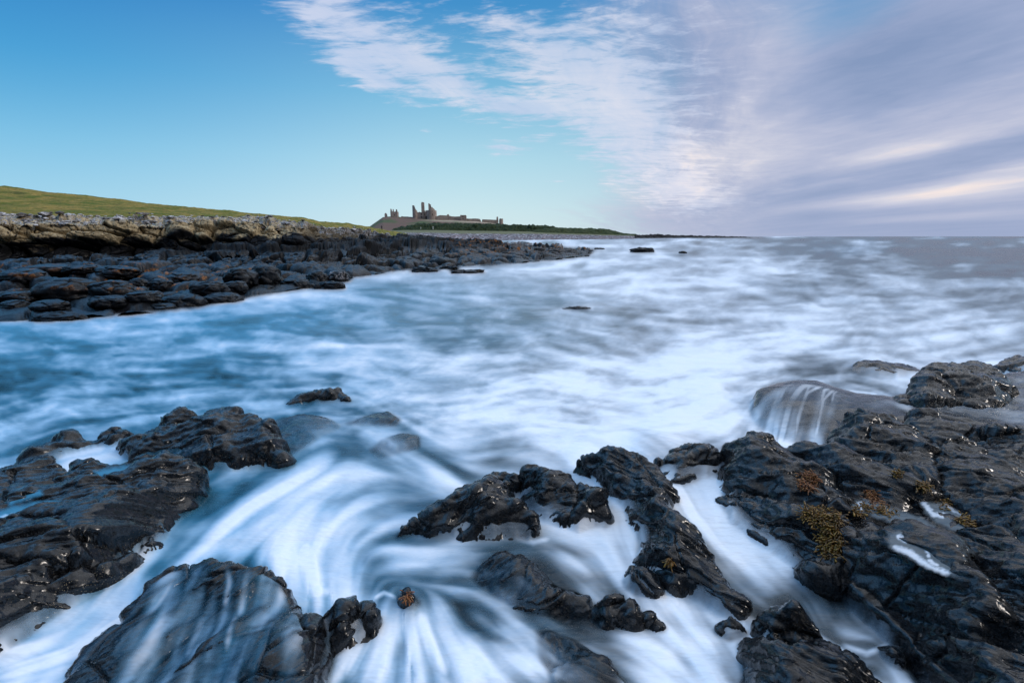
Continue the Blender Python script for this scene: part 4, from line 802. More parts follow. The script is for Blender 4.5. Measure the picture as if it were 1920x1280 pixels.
frow(1100, (250, .65), (330, .75), (560, .95), (620, .85), (680, .45), (760, .3), (850, .25), (930, .15), (1030, .15), (1100, .3), (1180, .6), (1250, .75), (1370, .3), (1420, .6), (1500, .4), (1600, .3))
frow(1150, (150, .7), (230, .7), (600, .85), (680, .6), (760, .75), (840, .6), (900, .3), (1000, .2), (1100, .2), (1180, .35), (1260, .9), (1330, .7), (1400, .5), (1500, .6), (1560, .5), (1640, .3))
frow(1200, (60, .75), (140, .8), (650, .7), (720, .85), (800, .85), (880, .7), (960, .55), (1050, .3), (1150, .5), (1230, .95), (1320, .95), (1380, .8), (1520, .5), (1600, .8), (1690, .6))
frow(1260, (-60, .6), (20, .8), (100, .6), (640, .6), (720, .85), (800, .8), (880, .85), (960, .7), (1040, .4), (1140, .3), (1240, .85), (1330, .9), (1400, .6), (1600, .7), (1700, .8), (1790, .8))
frow(1400, (-60, .6), (400, .3), (700, .7), (900, .7), (1300, .8), (1700, .7))
for a in [(1480, 800, .5), (1500, 775, .4), (1545, 790, .3), (1462, 825, .7), (1520, 828, .5), (1440, 735, .3), (1480, 712, .25), (1540, 712, .28), (1445, 765, .35), (1600, 742, .4), (1700, 758, .5), (1580, 790, .25), (1540, 815, .4), (1850, 770, .45), (1640, 770, .3)]: FOAM.append(a)
for a in [(1330, 1085, .15), (1300, 1045, .25), (1480, 1150, .2), (1540, 1130, .15), (1365, 1115, .2), (1430, 1140, .3), (1620, 1180, .3), (1560, 1210, .35), (1650, 1230, .3)]: FOAM.append(a)
# inside the veiled rock at the bottom
for a in [(250, 1180, .25), (300, 1130, .2), (380, 1090, .12), (430, 1120, .35), (350, 1180, .2), (460, 1200, .5), (500, 1100, .3), (330, 1085, .12), (400, 1072, .08), (470, 1085, .12), (525, 1110, .15), (545, 1160, .2), (300, 1230, .35), (380, 1250, .4), (440, 1260, .3), (520, 1180, .2), (200, 1260, .45)]: FOAM.append(a)
# flow lines (x, y, dx, dy)
FLOW = [(0, 600, 1, 0), (400, 600, 1, -.12), (800, 600, 1, -.02), (1200, 560, 1, .05), (1700, 550, 1, .04), (200, 700, 1, .05), (0, 800, 1, -.25), (300, 760, 1, -.15), (500, 700, 1, .1), (800, 690, 1, .05), (1100, 680, 1, .25), (1400, 650, 1, -.05), (1800, 650, 1, -.08),
        (900, 760, 1, -.2), (1100, 780, 1, .1), (1300, 800, 1, -.3), (500, 760, 1, -.15), (620, 790, 1, .15), (700, 830, 1, .6), (760, 860, 1, .6), (600, 850, -1, .55), (540, 900, -1, .55), (450, 950, -1, .6), (400, 1000, -1, .75), (330, 1060, -1, .8), (200, 1180, -1, .6), (60, 1250, -1, .3),
        (700, 930, -1, .25), (640, 960, -.8, .55), (600, 1010, -.4, 1), (590, 1080, 0, 1), (610, 1120, .1, 1), (660, 1040, -.2, 1), (700, 1000, 1, -.4), (760, 1010, 1, 0), (750, 1070, 1, .15), (850, 1060, 1, -.25), (950, 1030, 1, -.2), (900, 1090, 1, .5), (1000, 1080, .7, .7), (1080, 1060, 1, .6),
        (1040, 980, 1, .5), (1110, 1000, 1, -.6), (1170, 970, .3, 1), (1150, 1050, .6, 1), (1210, 1110, .5, 1), (1270, 1170, .5, 1), (1320, 1230, .6, .9), (1200, 1210, 1, .35), (1130, 1180, 1, .5), (1240, 1250, 1, .7),
        (700, 1140, -.5, 1), (740, 1160, -.1, 1), (790, 1160, .3, 1), (850, 1180, .8, 1), (680, 1240, -.6, 1), (780, 1250, 0, 1), (880, 1250, .6, 1), (960, 1200, 1, .7), (1020, 1240, 1, .8),
        (1245, 915, .6, 1), (1300, 980, .6, 1), (1370, 1040, .9, 1), (1450, 1090, 1, .8), (1400, 1130, .8, .5), (1540, 1160, .6, 1), (1600, 1130, .6, 1), (1680, 1200, .6, 1), (1780, 1270, .6, 1), (1600, 1200, 1, -.3),
        (230, 1150, -.7, 1), (320, 1130, -.5, 1), (420, 1130, -.4, 1), (500, 1120, -.3, 1), (350, 1230, -.5, 1), (450, 1230, -.4, 1), (250, 1250, -.7, .9),
        (1450, 790, -.6, 1), (1490, 800, -.3, 1), (1530, 790, -.15, 1), (1560, 740, -1, .3), (1630, 750, -1, -.3), (1700, 760, -1, -.4), (1850, 790, -1, -.2), (1450, 730, -1, .6), (1500, 705, 1, .05), (1130, 900, .5, .8), (1200, 880, 1, .7)]
def bil(A, r, c):
    r = np.clip(r, 0, A.shape[0] - 1.001); c = np.clip(c, 0, A.shape[1] - 1.001)
    r0, c0 = r.astype(np.int32), c.astype(np.int32); fr_, fc = (r - r0).astype(f32), (c - c0).astype(f32)
    return (A[r0, c0] * (1 - fr_) + A[r0 + 1, c0] * fr_) * (1 - fc) + (A[r0, c0 + 1] * (1 - fr_) + A[r0 + 1, c0 + 1] * fr_) * fc
LX, LY = np.meshgrid(np.arange(-400, 2340, 12.0), np.arange(436, 1600, 8.0))
def shepard(pts, vals, sx, sy):
    num = np.zeros((len(vals[0]),) + LX.shape); den = np.full(LX.shape, 1e-12)
    for (x, y), v in zip(pts, vals):
        w = np.exp(-((LX - x) / sx) ** 2 - ((LY - y) / (sy * np.clip((LY - 430) / 180, .12, 1))) ** 2) + 1e-7 / (1 + ((LX - x) ** 2 + (LY - y) ** 2) / 1e4)
        for i, q in enumerate(v): num[i] += w * q
        den += w
    return num / den
foamL = shepard([(a, b) for a, b, c in FOAM], [(c,) for a, b, c in FOAM], 52, 34)[0]
fl = []
for a, b, dx, dy in FLOW:
    t = 2 * math.atan2(dy, dx); fl.append((math.cos(t), math.sin(t)))
flowL = shepard([(a, b) for a, b, _, _ in FLOW], fl, 60, 55)
li_r, li_c = (PYg - 436) / 8.0, (PXg + 400) / 12.0
F0 = bil(foamL.astype(f32), li_r, li_c)
ang = .5 * np.arctan2(bil(flowL[1].astype(f32), li_r, li_c), bil(flowL[0].astype(f32), li_r, li_c))
nearw = sstep(560, 760, PYg)
ang = ang * sstep(470, 600, PYg) + (.16 * perlin(WX * .12, WY * .08, 3) + .22 * perlin(PXg / 170, PYg / 75, 1)) * (1 - .55 * nearw)
# foam strokes along real channels: (points, width, strength)
STROKES = [([(1228, 888), (1245, 905), (1262, 925), (1300, 985), (1355, 1040), (1425, 1082), (1478, 1112)], 17, .95), ([(1290, 975), (1350, 1030), (1420, 1080)], 24, .65), ([(1578, 1098), (1612, 1124), (1650, 1165), (1700, 1212), (1750, 1262), (1800, 1300)], 11, 1.0),
           ([(1172, 955), (1185, 1000), (1205, 1060), (1240, 1120), (1300, 1185), (1360, 1245), (1400, 1290)], 20, .95), ([(1190, 1040), (1215, 1075), (1260, 1120), (1290, 1160)], 10, 1.0),
           ([(660, 820), (610, 860), (545, 905), (460, 955), (390, 1015), (335, 1062)], 26, .92), ([(560, 985), (575, 1040), (598, 1105), (610, 1135)], 32, .95), ([(330, 1100), (240, 1165), (130, 1225), (20, 1262), (-80, 1280)], 24, .9),
           ([(700, 1120), (705, 1170), (665, 1240), (640, 1300)], 20, .8), ([(770, 1120), (790, 1170), (820, 1230), (860, 1300)], 26, .9), ([(860, 1130), (930, 1180), (1000, 1220)], 14, .6), ([(1560, 1190), (1590, 1212), (1625, 1225), (1665, 1210), (1680, 1185)], 9, .7),
           ([(1490, 1150), (1530, 1190), (1590, 1230), (1640, 1262)], 12, .8), ([(1600, 738), (1545, 744), (1502, 762), (1476, 792), (1462, 830), (1455, 860)], 7, 1.1), ([(1590, 750), (1540, 757), (1508, 778), (1494, 808), (1488, 850)], 4, 1.1), ([(1600, 757), (1558, 768), (1538, 790), (1528, 830), (1526, 850)], 3, 1.0), ([(1560, 738), (1500, 742), (1468, 765), (1448, 800), (1440, 840)], 5, .8), ([(1552, 752), (1512, 764), (1498, 800), (1492, 825)], 4, .9), ([(1560, 757), (1540, 770), (1532, 806)], 4, .85),
           ([(1575, 760), (1558, 776), (1552, 800)], 3, .8), ([(1470, 775), (1455, 800), (1450, 830)], 8, .9), ([(1900, 800), (1800, 790), (1720, 772), (1640, 742), (1560, 742)], 7, .75), ([(1560, 728), (1620, 735), (1660, 742)], 4, .7), ([(1430, 830), (1500, 840), (1560, 832)], 18, .9),
           ([(1560, 870), (1600, 895), (1640, 930)], 4, .9), ([(1335, 965), (1400, 1010), (1440, 1040), (1480, 1052)], 4, .9), ([(1265, 890), (1300, 882), (1350, 862)], 5, .6), ([(80, 870), (150, 860), (230, 845)], 18, .8), ([(1100, 890), (1150, 930), (1180, 965)], 9, .7),
           ([(940, 1000), (1000, 1015), (1050, 1005)], 8, .75), ([(1010, 925), (1050, 965), (1080, 990)], 7, .7), ([(1380, 1100), (1390, 1150), (1400, 1200)], 9, .6), ([(430, 1120), (440, 1160), (425, 1215)], 8, .8), ([(350, 1110), (320, 1160), (260, 1230)], 8, .55), ([(300, 1120), (250, 1190)], 7, .5),
           ([(500, 1100), (470, 1160), (450, 1240)], 9, .6), ([(400, 1180), (370, 1240), (350, 1290)], 10, .6), ([(270, 1200), (210, 1280)], 9, .6), ([(455, 1200), (430, 1290)], 8, .55), ([(690, 1130), (720, 1110), (755, 1125)], 6, .7)]
S0 = np.zeros_like(PXg)
for pts, w, st in STROKES:
    xs = [p[0] for p in pts]; ys = [p[1] for p in pts]; m = (PXg > min(xs) - 4 * w) & (PXg < max(xs) + 4 * w) & (PYg > min(ys) - 4 * w) & (PYg < max(ys) + 4 * w)
    d = np.full(m.sum(), 1e9); gx, gy = PXg[m], PYg[m]; sl = np.zeros(m.sum()); ns_ = len(pts) - 1
    for i_, ((ax, ay), (bx, by)) in enumerate(zip(pts[:-1], pts[1:])):
        ex, ey = bx - ax, by - ay; t = np.clip(((gx - ax) * ex + (gy - ay) * ey) / (ex * ex + ey * ey), 0, 1)
        dd = (gx - ax - t * ex) ** 2 + (gy - ay - t * ey) ** 2; sl = np.where(dd < d, (i_ + t) / ns_, sl); d = np.minimum(d, dd)
    fade = sstep(0, .3, sl) * sstep(1.0, .72, sl)
    S0[m] = np.maximum(S0[m], st * fade * np.exp(-d / (w * w)))
# line-integral streaks drawn out along the flow
def lic(noise, L, vx, vy):
    acc = noise.copy()
    for sgn in (1, -1):
        r, c = np.meshgrid(np.arange(NRr, dtype=f32), np.arange(NCc, dtype=f32), indexing='ij')
        for i in range(L):
            ri = np.clip(r.astype(np.int32), 0, NRr - 1); ci = np.clip(c.astype(np.int32), 0, NCc - 1)
            c = c + sgn * vx[ri, ci]; r = r + sgn * vy[ri, ci]
            acc += bil(noise, r, c) * (1 - .6 * i / L)
    acc -= acc.mean(); return acc / acc.std()
def smooth(A, n):
    for _ in range(n):
        A = (np.roll(A, 1, 0) + A * 2 + np.roll(A, -1, 0)) / 4; A = (np.roll(A, 1, 1) + A * 2 + np.roll(A, -1, 1)) / 4
    return A
rs = np.random.RandomState(3)
vx, vy = np.cos(ang).astype(f32), np.sin(ang).astype(f32)
n1 = lic(smooth(rs.normal(size=PXg.shape), 2).astype(f32), 26, vx, vy)
n2 = lic(smooth(rs.normal(size=PXg.shape), 26).astype(f32), 40, vx, vy)
n3 = lic(smooth(rs.normal(size=PXg.shape), 8).astype(f32), 14, vx, vy)
n2w = smooth(n2, 2)
n4 = rs.normal(size=PXg.shape).astype(f32)
for _ in range(40): n4 = (np.roll(n4, 1, 1) + 2 * n4 + np.roll(n4, -1, 1)) / 4
n4 = (np.roll(n4, 1, 0) + 2 * n4 + np.roll(n4, -1, 0)) / 4; n4 /= n4.std()
# cloud-like patches of foam on the open sea, in world space
wx, wy = WX * .35, WY * .22
pa = fbm(wx + 1.2 * perlin(wx * .6, wy * .6, 2), wy + 1.2 * perlin(wx * .6 + 9, wy * .6, 2), 0, 5, .55)
pb = fbm(PXg / 120 + .8 * perlin(PXg / 200, PYg / 90, 5), PYg / 34 + .8 * perlin(PXg / 160, PYg / 70, 8), 0, 4, .55)
sea = 1 - sstep(760, 900, PYg)
far = 1 - sstep(447, 520, PYg)
pc2 = smooth(lic(smooth(rs.normal(size=PXg.shape), 70).astype(f32), 30, vx, vy), 2) * .3
pc = fbm(PXg / 46 + .8 * perlin(PXg / 90, PYg / 40, 15), PYg / 15 + .8 * perlin(PXg / 80, PYg / 30, 18), 0, 4, .6)
foam = F0 + sea * (.14 * pa + .34 * pb + .32 * pc - .04 * sstep(1100, 300, PXg)) + (.022 + .036 * sea) * n1 + (.07 + .05 * (1 - sea) * (.5 + pa)) * n2w + .06 * n3 + .34 * (1 - sea) * pc2 + .10 * (1 - sea) * pb
foam = foam + (.085 * sstep(560, 455, PYg)) * n4 - .03 * far
foam = np.maximum(foam, S0 * (1 + .13 * n2w + .05 * n1) + .15 * foam)
foam = np.clip(foam, 0, 1.05)
# water level: the sea at 0, a few filled basins and chutes higher up
LV = [(1228, 888, .34), (1262, 925, .28), (1300, 985, .2), (1360, 1040, .1), (1430, 1080, .04), (1480, 1110, .02), (1390, 950, .3), (1340, 930, .3), (1450, 1050, .1), (1150, 900, .12), (1185, 960, .06), (1130, 880, .08), (300, 870, .22), (200, 860, .2), (150, 850, .15), (250, 845, .2)]
zb = np.zeros_like(PXg); wsum = np.full(PXg.shape, .08)
for a, b, c in LV:
    w = np.exp(-((PXg - a) ** 2 + (PYg - b) ** 2) / (2 * 30 ** 2)); zb += w * c * ZK; wsum += w
zb /= wsum
swell = .05 * fbm(WX * .5, WY * .35, 0, 3) * sstep(5, 9, np.hypot(WX, WY)) + .03 * (foam - .5) + .006 * n2w * nearw
swell += .14 * fbm(WX * .10, WY * .16, 4, 3) * sstep(10, 40, WY) + .35 * fbm(WX * .02, WY * .05, 6, 3) * sstep(60, 250, WY)
ZW = zb + swell * np.where(WY < 8, .6, 1)
msk = (WY < 16) & (PYg > 600)
Hs = np.full(PXg.shape, -9.0); Vm = np.zeros(PXg.shape)
Hs[msk], Vm[msk] = H_all(WX[msk], WY[msk])
# the far shore's own rock under the water's edge
Cs = np.full(PXg.shape, -9.0)
for V_ in COASTV:
    qx, qy = to_px(V_[:, 0], V_[:, 1], 0.0 * V_[:, 0]); ci = np.round(np.interp(qx, gcols, np.arange(len(gcols)))).astype(int); ri = np.round(np.interp(qy, grows, np.arange(len(grows)))).astype(int)
    ok = (V_[:, 2] > -3) & (ci >= 1) & (ci < NCc - 1) & (ri >= 1) & (ri < NRr - 1) & (qy > 452)
    for dr in (-1, 0, 1):
        for dc in (-1, 0, 1): np.maximum.at(Cs, (ri[ok] + dr, ci[ok] + dc), V_[ok, 2])
Cs = np.maximum(Cs, -2.0); cd = ZW - smooth(Cs, 2)
foam = np.clip(foam + .30 * np.exp(-np.clip(cd, 0, 3) / .7) * (cd < 1.9) * sstep(1.9, 1.0, cd) * (1 + .5 * pc), 0, 1.05)
calpha = sstep(-.12, .55, cd)
over = Hs > ZW - .02
veiled = over & (Vm > 0)
depth = ZW - Hs
alpha = np.where(msk, sstep(-.01, .17, depth + .03 * n2w) * np.clip(.30 + 1.15 * foam, 0, 1) ** (1.0 + 0 * foam), 1.0)
alpha = alpha * nearw + np.where(over & msk, 0, 1) * (1 - nearw) * np.where(msk, sstep(-.02, .10, depth), 1)
va = 1.8 * Vm * np.clip(1.25 * foam - .12 + .14 * n2w + .06 * n1, 0, 1.1)
va = np.clip(np.maximum(va, S0 * (.55 + .2 * n2w + .1 * n1) * (Vm > 0)), 0, .95)
Hw = np.maximum(Hs, ZW); Hsm = smooth(Hw, 24); Zv = np.maximum(Hsm, ZW) + .026
wm_ = smooth(np.where(msk, (Hs < ZW), 1.0), 44)
creep = sstep(.02, .55, wm_) * (.85 * foam + .10 * n2w) * (Hs < ZW + .16) * over * msk
va = np.maximum(va, np.clip(creep, 0, .8)) * sstep(-.002, .045, Zv - Hs); veiled = veiled | (creep > .01)
ZF = np.where(veiled, np.maximum(ZW, Zv), ZW)
ZF = np.where(msk, smooth(ZF, 1), ZF)
alpha = np.where(veiled, np.maximum(va, alpha), alpha)
vmask = smooth((veiled).astype(float), 2); 
ZF = np.where(msk, smooth(ZF, 1), ZF)
alpha = np.where(PYg < 640, np.minimum(alpha, calpha), alpha)
alpha = smooth(alpha, 3)
# sideways water colour: teal in the sheltered bay, grey out at sea
teal = np.clip(sstep(1250, 300, PXg) * sstep(470, 560, PYg) + .25 * pb, 0, 1)
def water_mat():
    m, k = new_mat('sea_water')
    fo, al, te = attr(k, 'foam'), attr(k, 'cover'), attr(k, 'teal')
    P = k.n('ShaderNodeTexCoord').outputs['Object']
    nz = k.noise(k.n('ShaderNodeMapping', {'Vector': P, 'Scale': (.8, 2.0, 1)}).outputs[0], 3.0, 5, .6, .8)
    f = k.m('ADD', fo, k.m('MULTIPLY', k.m('SUBTRACT', nz, .5), .12))
    grey = k.ramp(f, [(0, (.030, .040, .048)), (.3, (.12, .15, .17)), (.6, (.42, .46, .51)), (.85, (.76, .79, .84)), (1, (.88, .90, .94))])
    blue = k.ramp(f, [(0, (.008, .080, .125)), (.3, (.06, .25, .40)), (.6, (.34, .54, .72)), (.85, (.68, .76, .86)), (1, (.88, .90, .94))])
    col = k.mix(te, grey, blue)
    bp = k.n('ShaderNodeBump', {'Height': k.noise(k.n('ShaderNodeMapping', {'Vector': P, 'Scale': (.5, 1.3, 1)}).outputs[0], 1.3, 5, .6), 'Strength': .35, 'Distance': .35})
    b = k.n('ShaderNodeBsdfPrincipled', {'Base Color': col, 'Roughness': k.m('ADD', .26, k.m('MULTIPLY', f, .35)), 'IOR': 1.33, 'Normal': bp})
    tr = k.n('ShaderNodeBsdfTransparent')
    mx = k.n('ShaderNodeMixShader', {0: al, 1: tr.outputs[0], 2: b.outputs[0]})
    k.n('ShaderNodeOutputMaterial', {'Surface': mx})
    return m
M['water'] = water_mat()
V = np.stack([WX, WY, ZF], -1).reshape(-1, 3)
keepw = ~((alpha < .004) & (Hs > ZF + .12))
Fw = grid_faces(NRr, NCc, keepw)[:, ::-1]
V, Fw, at = compact(V, Fw, {'foam': foam.ravel(), 'cover': alpha.ravel(), 'teal': teal.ravel()})
sea_o = mesh_np('sea', V, Fw, M['water'], attrs=at); tag(sea_o, kind='structure')
m, k = new_mat('sea_bed')
nb = k.noise(k.n('ShaderNodeTexCoord').outputs['Object'], 1.7, 6, .6)
bb = k.n('ShaderNodeBsdfPrincipled', {'Base Color': k.mix(k.ss(nb, .4, .65), (.010, .014, .018), (.035, .030, .024)), 'Roughness': .6})
k.n('ShaderNodeOutputMaterial', {'Surface': bb})
gx_, gy_ = np.meshgrid(np.linspace(-9000, 9000, 41), np.linspace(-2500, 9000, 31))
nr_, nc_ = np.meshgrid(np.linspace(-8, 8, 160), np.linspace(0, 14, 140))
gr = mesh_np('ground', np.stack([gx_, gy_, gx_ * 0 - 2.0], -1).reshape(-1, 3), grid_faces(31, 41), m); tag(gr, kind='structure')
zz = -.30 + .12 * fbm(nr_ * .8, nc_ * .8, 2, 4); zz -= 1.4 * sstep(6.5, 8, np.abs(nr_)) + 1.4 * sstep(11, 14, nc_)
sb = mesh_np('sea_bed', np.stack([nr_, nc_, zz], -1).reshape(-1, 3), grid_faces(140, 160), m); tag(sb, kind='structure')
print('water', round(time.time() - T0, 1), len(V))
# ------------------------------------------------------------------ castle ruins
m, k = new_mat('castle_stone'); P = k.n('ShaderNodeTexCoord').outputs['Object']
c1 = k.noise(P, .16, 6, .7); c2 = k.noise(P, .9, 4, .7)
cst = k.mix(k.ss(c1, .38, .62), (.34, .28, .25), (.56, .46, .40)); cst = k.mix(k.ss(c2, .5, .72, 0, .6), cst, (.17, .14, .135))
k.n('ShaderNodeOutputMaterial', {'Surface': k.n('ShaderNodeBsdfPrincipled', {'Base Color': cst, 'Roughness': .95, 'Specular IOR Level': .1, 'Normal': k.n('ShaderNodeBump', {'Height': c2, 'Strength': .6, 'Distance': .6})})})
M['stone'] = m
m, k = new_mat('dark_opening'); k.n('ShaderNodeOutputMaterial', {'Surface': k.n('ShaderNodeBsdfPrincipled', {'Base Color': (.02, .018, .018), 'Roughness': 1.0})}); M['hole'] = m
A3 = (690, 365, 7.11)
def cpt(X, Y, D):
    x, y, z = at_y(A3[0] + X / A3[2], A3[1] + Y / A3[2], D); return float(x), float(z)
def ruin_wall(name, prof, base, D, thick, parent, jag=.5, seed=1):
    """a standing wall: ragged top line given left to right, flat face, real thickness"""
    rs = np.random.RandomState(seed); pts = []
    for (a, b) in zip(prof[:-1], prof[1:]):
        n = max(1, int(abs(b[0] - a[0]) / 5))
        for i in range(n): t = i / n; pts.append((a[0] + (b[0] - a[0]) * t, a[1] + (b[1] - a[1]) * t + (rs.uniform(-3, 3) * jag if i else 0)))
    pts.append(prof[-1]); V, F = [], []
    for (a, b) in pts:
        x, zt = cpt(a, b, D); _, zb_ = cpt(a, base, D); V += [(x, D, zb_ - 3), (x, D, zt), (x, D + thick, zt - rs.uniform(0, .6)), (x, D + thick, zb_ - 3)]
    for i in range(len(pts) - 1):
        p, q = i * 4, i * 4 + 4
        for j in range(3): F.append((p + j, q + j, q + j + 1, p + j + 1))
    n = len(V); F += [(0, 1, 2, 3), (n - 1, n - 2, n - 3, n - 4)]
    return mesh_np(name, V, F, M['stone'], parent, smooth=False)
def drum(name, x0, x1, base, prof, D, parent, seed=1, back=.75):
    """a hollow round tower with a broken rim; prof gives the rim height across its width"""
    cx, _ = cpt((x0 + x1) / 2, base, D); r = (cpt(x1, base, D)[0] - cpt(x0, base, D)[0]) / 2; rs = np.random.RandomState(seed); n = 56; V, F = [], []
    zb_ = cpt(x0, base, D)[1] - 3; px = [p[0] for p in prof]; pz = [cpt(p[0], p[1], D)[1] for p in prof]
    for i in range(n):
        a = 2 * math.pi * i / n; s = math.sin(a); X_ = (x0 + x1) / 2 + s * (x1 - x0) / 2; zt = float(np.interp(X_, px, pz)) + rs.uniform(-.5, .5)
        if math.cos(a) < 0: zt = zb_ + (zt - zb_) * back
        for rr_, z_ in ((r * 1.03, zb_), (r, zt), (r - 1.6, zt - .3), (r - 1.6, zb_)): V.append((cx + s * rr_, D + r - math.cos(a) * rr_, z_))
    for i in range(n):
        p, q = i * 4, ((i + 1) % n) * 4
        for j in range(3): F.append((p + j, q + j, q + j + 1, p + j + 1))
    return mesh_np(name, V, F, M['stone'], parent, smooth=False)
def opening(name, x0, x1, y0, y1, D, parent, arch=False):
    a, zt = cpt(x0, y0, D - .15); b, zb_ = cpt(x1, y1, D - .15); n = 8
    P_ = [(a, zb_), (b, zb_)]
    if arch:
        r = (b - a) / 2; P_ += [((a + b) / 2 + r * math.cos(math.pi * i / n), zt - r + r * math.sin(math.pi * i / n)) for i in range(n + 1)]
    else: P_ += [(b, zt), (a, zt)]
    bm = bmesh.new(); f = bm.faces.new([bm.verts.new((x, D - .15, z)) for x, z in P_]); g = bmesh.ops.extrude_face_region(bm, geom=[f])
    for v in g['geom']:
        if isinstance(v, bmesh.types.BMVert): v.co.y += .6
    bmesh.ops.recalc_face_normals(bm, faces=bm.faces); me = bpy.data.meshes.new(name); bm.to_mesh(me); bm.free(); me.materials.append(M['hole'])
    o = bpy.data.objects.new(name, me); COL.objects.link(o); o.parent = parent; return o
D0 = 850.0
keep = tag(empty('castle_gatehouse'), 'tallest castle ruin, twin broken drum towers with thin turrets and a dark arched gate', 'castle ruin')
drum('drum_tower', 590, 664, 330, [(590, 142), (622, 142), (628, 160), (640, 190), (655, 212), (664, 240)], D0, keep, 1, .8)
tag(drum('drum_tower', 776, 908, 335, [(776, 214), (800, 206), (822, 200), (838, 172), (850, 160), (866, 168), (872, 180), (886, 186), (892, 206), (908, 210)], D0 - 4, keep, 2, .8), 'broader drum tower with a stepped broken rim')
ruin_wall('gate_wall', [(655, 240), (672, 236), (690, 228), (705, 236), (722, 240), (745, 236), (752, 205), (758, 212), (762, 250), (768, 205), (782, 210)], 330, D0 + 2, 3, keep, .8, 3)
ruin_wall('turret', [(708, 122), (712, 100), (722, 98), (735, 100), (744, 104), (746, 240), (748, 240)], 330, D0 + 1.3, 5, keep, .3, 4)
ruin_wall('turret', [(803, 122), (806, 116), (818, 116), (820, 128), (834, 130), (832, 150), (826, 175), (828, 230)], 300, D0 + 9, 4, keep, .3, 5)
opening('gate_arch', 764, 789, 284, 328, D0 + 1.6, keep, True)
for a in ((711, 722, 286, 310), (708, 718, 252, 268), (752, 760, 258, 272)): opening('window', *a, D0 + 1.2, keep)
for a in ((856, 865, 254, 272), (852, 862, 214, 226)): opening('window', *a, D0 - 4.0, keep)
lil = tag(empty('castle_tower'), 'lone square castle tower with three thin broken turrets on the heathery slope', 'castle ruin')
ruin_wall('tower_wall', [(297, 190), (308, 188), (314, 200), (318, 226), (328, 224), (330, 194), (340, 194), (343, 226), (356, 228), (370, 224), (372, 196), (384, 195), (388, 205), (389, 240)], 302, D0 - 2, 2, lil, .4, 6)
ruin_wall('tower_wall', [(300, 240), (304, 212), (312, 214), (316, 250), (345, 255), (372, 250), (376, 214), (386, 214), (387, 240)], 302, D0 + 12, 2, lil, .4, 7)
for xx in (297, 386):
    x, zt = cpt(xx, 226, D0); _, zb_ = cpt(xx, 302, D0); V = [(x + dx, D0 + dy, z) for z in (zb_ - 3, zt) for dx, dy in ((0, 0), (2.2 if xx < 340 else -2.2, 0), (2.2 if xx < 340 else -2.2, 12), (0, 12))]
    mesh_np('side_wall', V, [(0, 1, 5, 4), (1, 2, 6, 5), (2, 3, 7, 6), (3, 0, 4, 7), (4, 5, 6, 7)], M['stone'], lil, smooth=False)
opening('window', 350, 358, 262, 276, D0 - 2, lil)
def single(name, label, cat, prof, base, D, th, seed, jag=.5, holes=()):
    r = tag(empty(name), label, cat); ruin_wall('wall_face', prof, base, D, th, r, jag, seed)
    for h in holes: opening('window', *h, D, r)
    return r
o = ruin_wall('wall_stump', [(220, 262), (226, 246), (236, 244), (246, 256), (250, 272), (252, 285)], 294, D0, 4, None, .5, 8); tag(o, 'isolated dark wall stump on the crest of the heathery slope', 'castle ruin')
o = ruin_wall('curtain_wall', [(388, 300), (400, 292), (412, 296), (440, 300), (444, 287), (470, 292), (520, 292), (560, 295), (592, 298)], 312, D0 + 6, 2.5, None, .6, 9); tag(o, 'low broken curtain wall between the lone tower and the gatehouse', 'castle wall')
o = ruin_wall('curtain_wall', [(902, 286), (915, 290), (930, 282), (960, 274), (1000, 274), (1050, 278), (1058, 262), (1075, 262), (1082, 280), (1120, 290), (1160, 292), (1200, 290), (1232, 292)], 345, D0 - 1, 3, None, .7, 10); tag(o, 'high curtain wall with a small hump joining the gatehouse to the square wall tower', 'castle wall')
single('wall_tower', 'square wall tower with two small windows set in the curtain wall', 'castle tower', [(1228, 276), (1232, 271), (1262, 273), (1300, 271), (1308, 276), (1309, 300)], 352, D0 - 4, 8, 11, .4, [(1260, 1272, 284, 300), (1261, 1273, 313, 328)])
o = ruin_wall('curtain_wall', [(1308, 318), (1360, 320), (1420, 318), (1470, 320), (1492, 326), (1506, 348)], 362, D0 - 1, 3, None, .4, 12); tag(o, 'smooth-topped curtain wall just beyond the square wall tower, ending at a gap', 'castle wall')
o = ruin_wall('curtain_wall', [(1518, 350), (1524, 328), (1580, 331), (1650, 334), (1700, 336), (1738, 338)], 392, D0 - 1, 3, None, .4, 13); tag(o, 'straight curtain wall from the gap to the thin seaward turret', 'castle wall')
o = ruin_wall('turret_stump', [(1712, 305), (1716, 295), (1726, 292), (1734, 300), (1736, 340)], 392, D0 - 2, 4, None, .4, 14); tag(o, 'thin broken turret at the seaward end of the straight curtain wall', 'castle ruin')
et = drum('end_tower', 1748, 1801, 402, [(1748, 330), (1754, 320), (1772, 318), (1798, 320), (1801, 324)], D0 - 3, None, 15, .9); tag(et, 'stout tower closing the castle wall nearest the sea', 'castle tower')

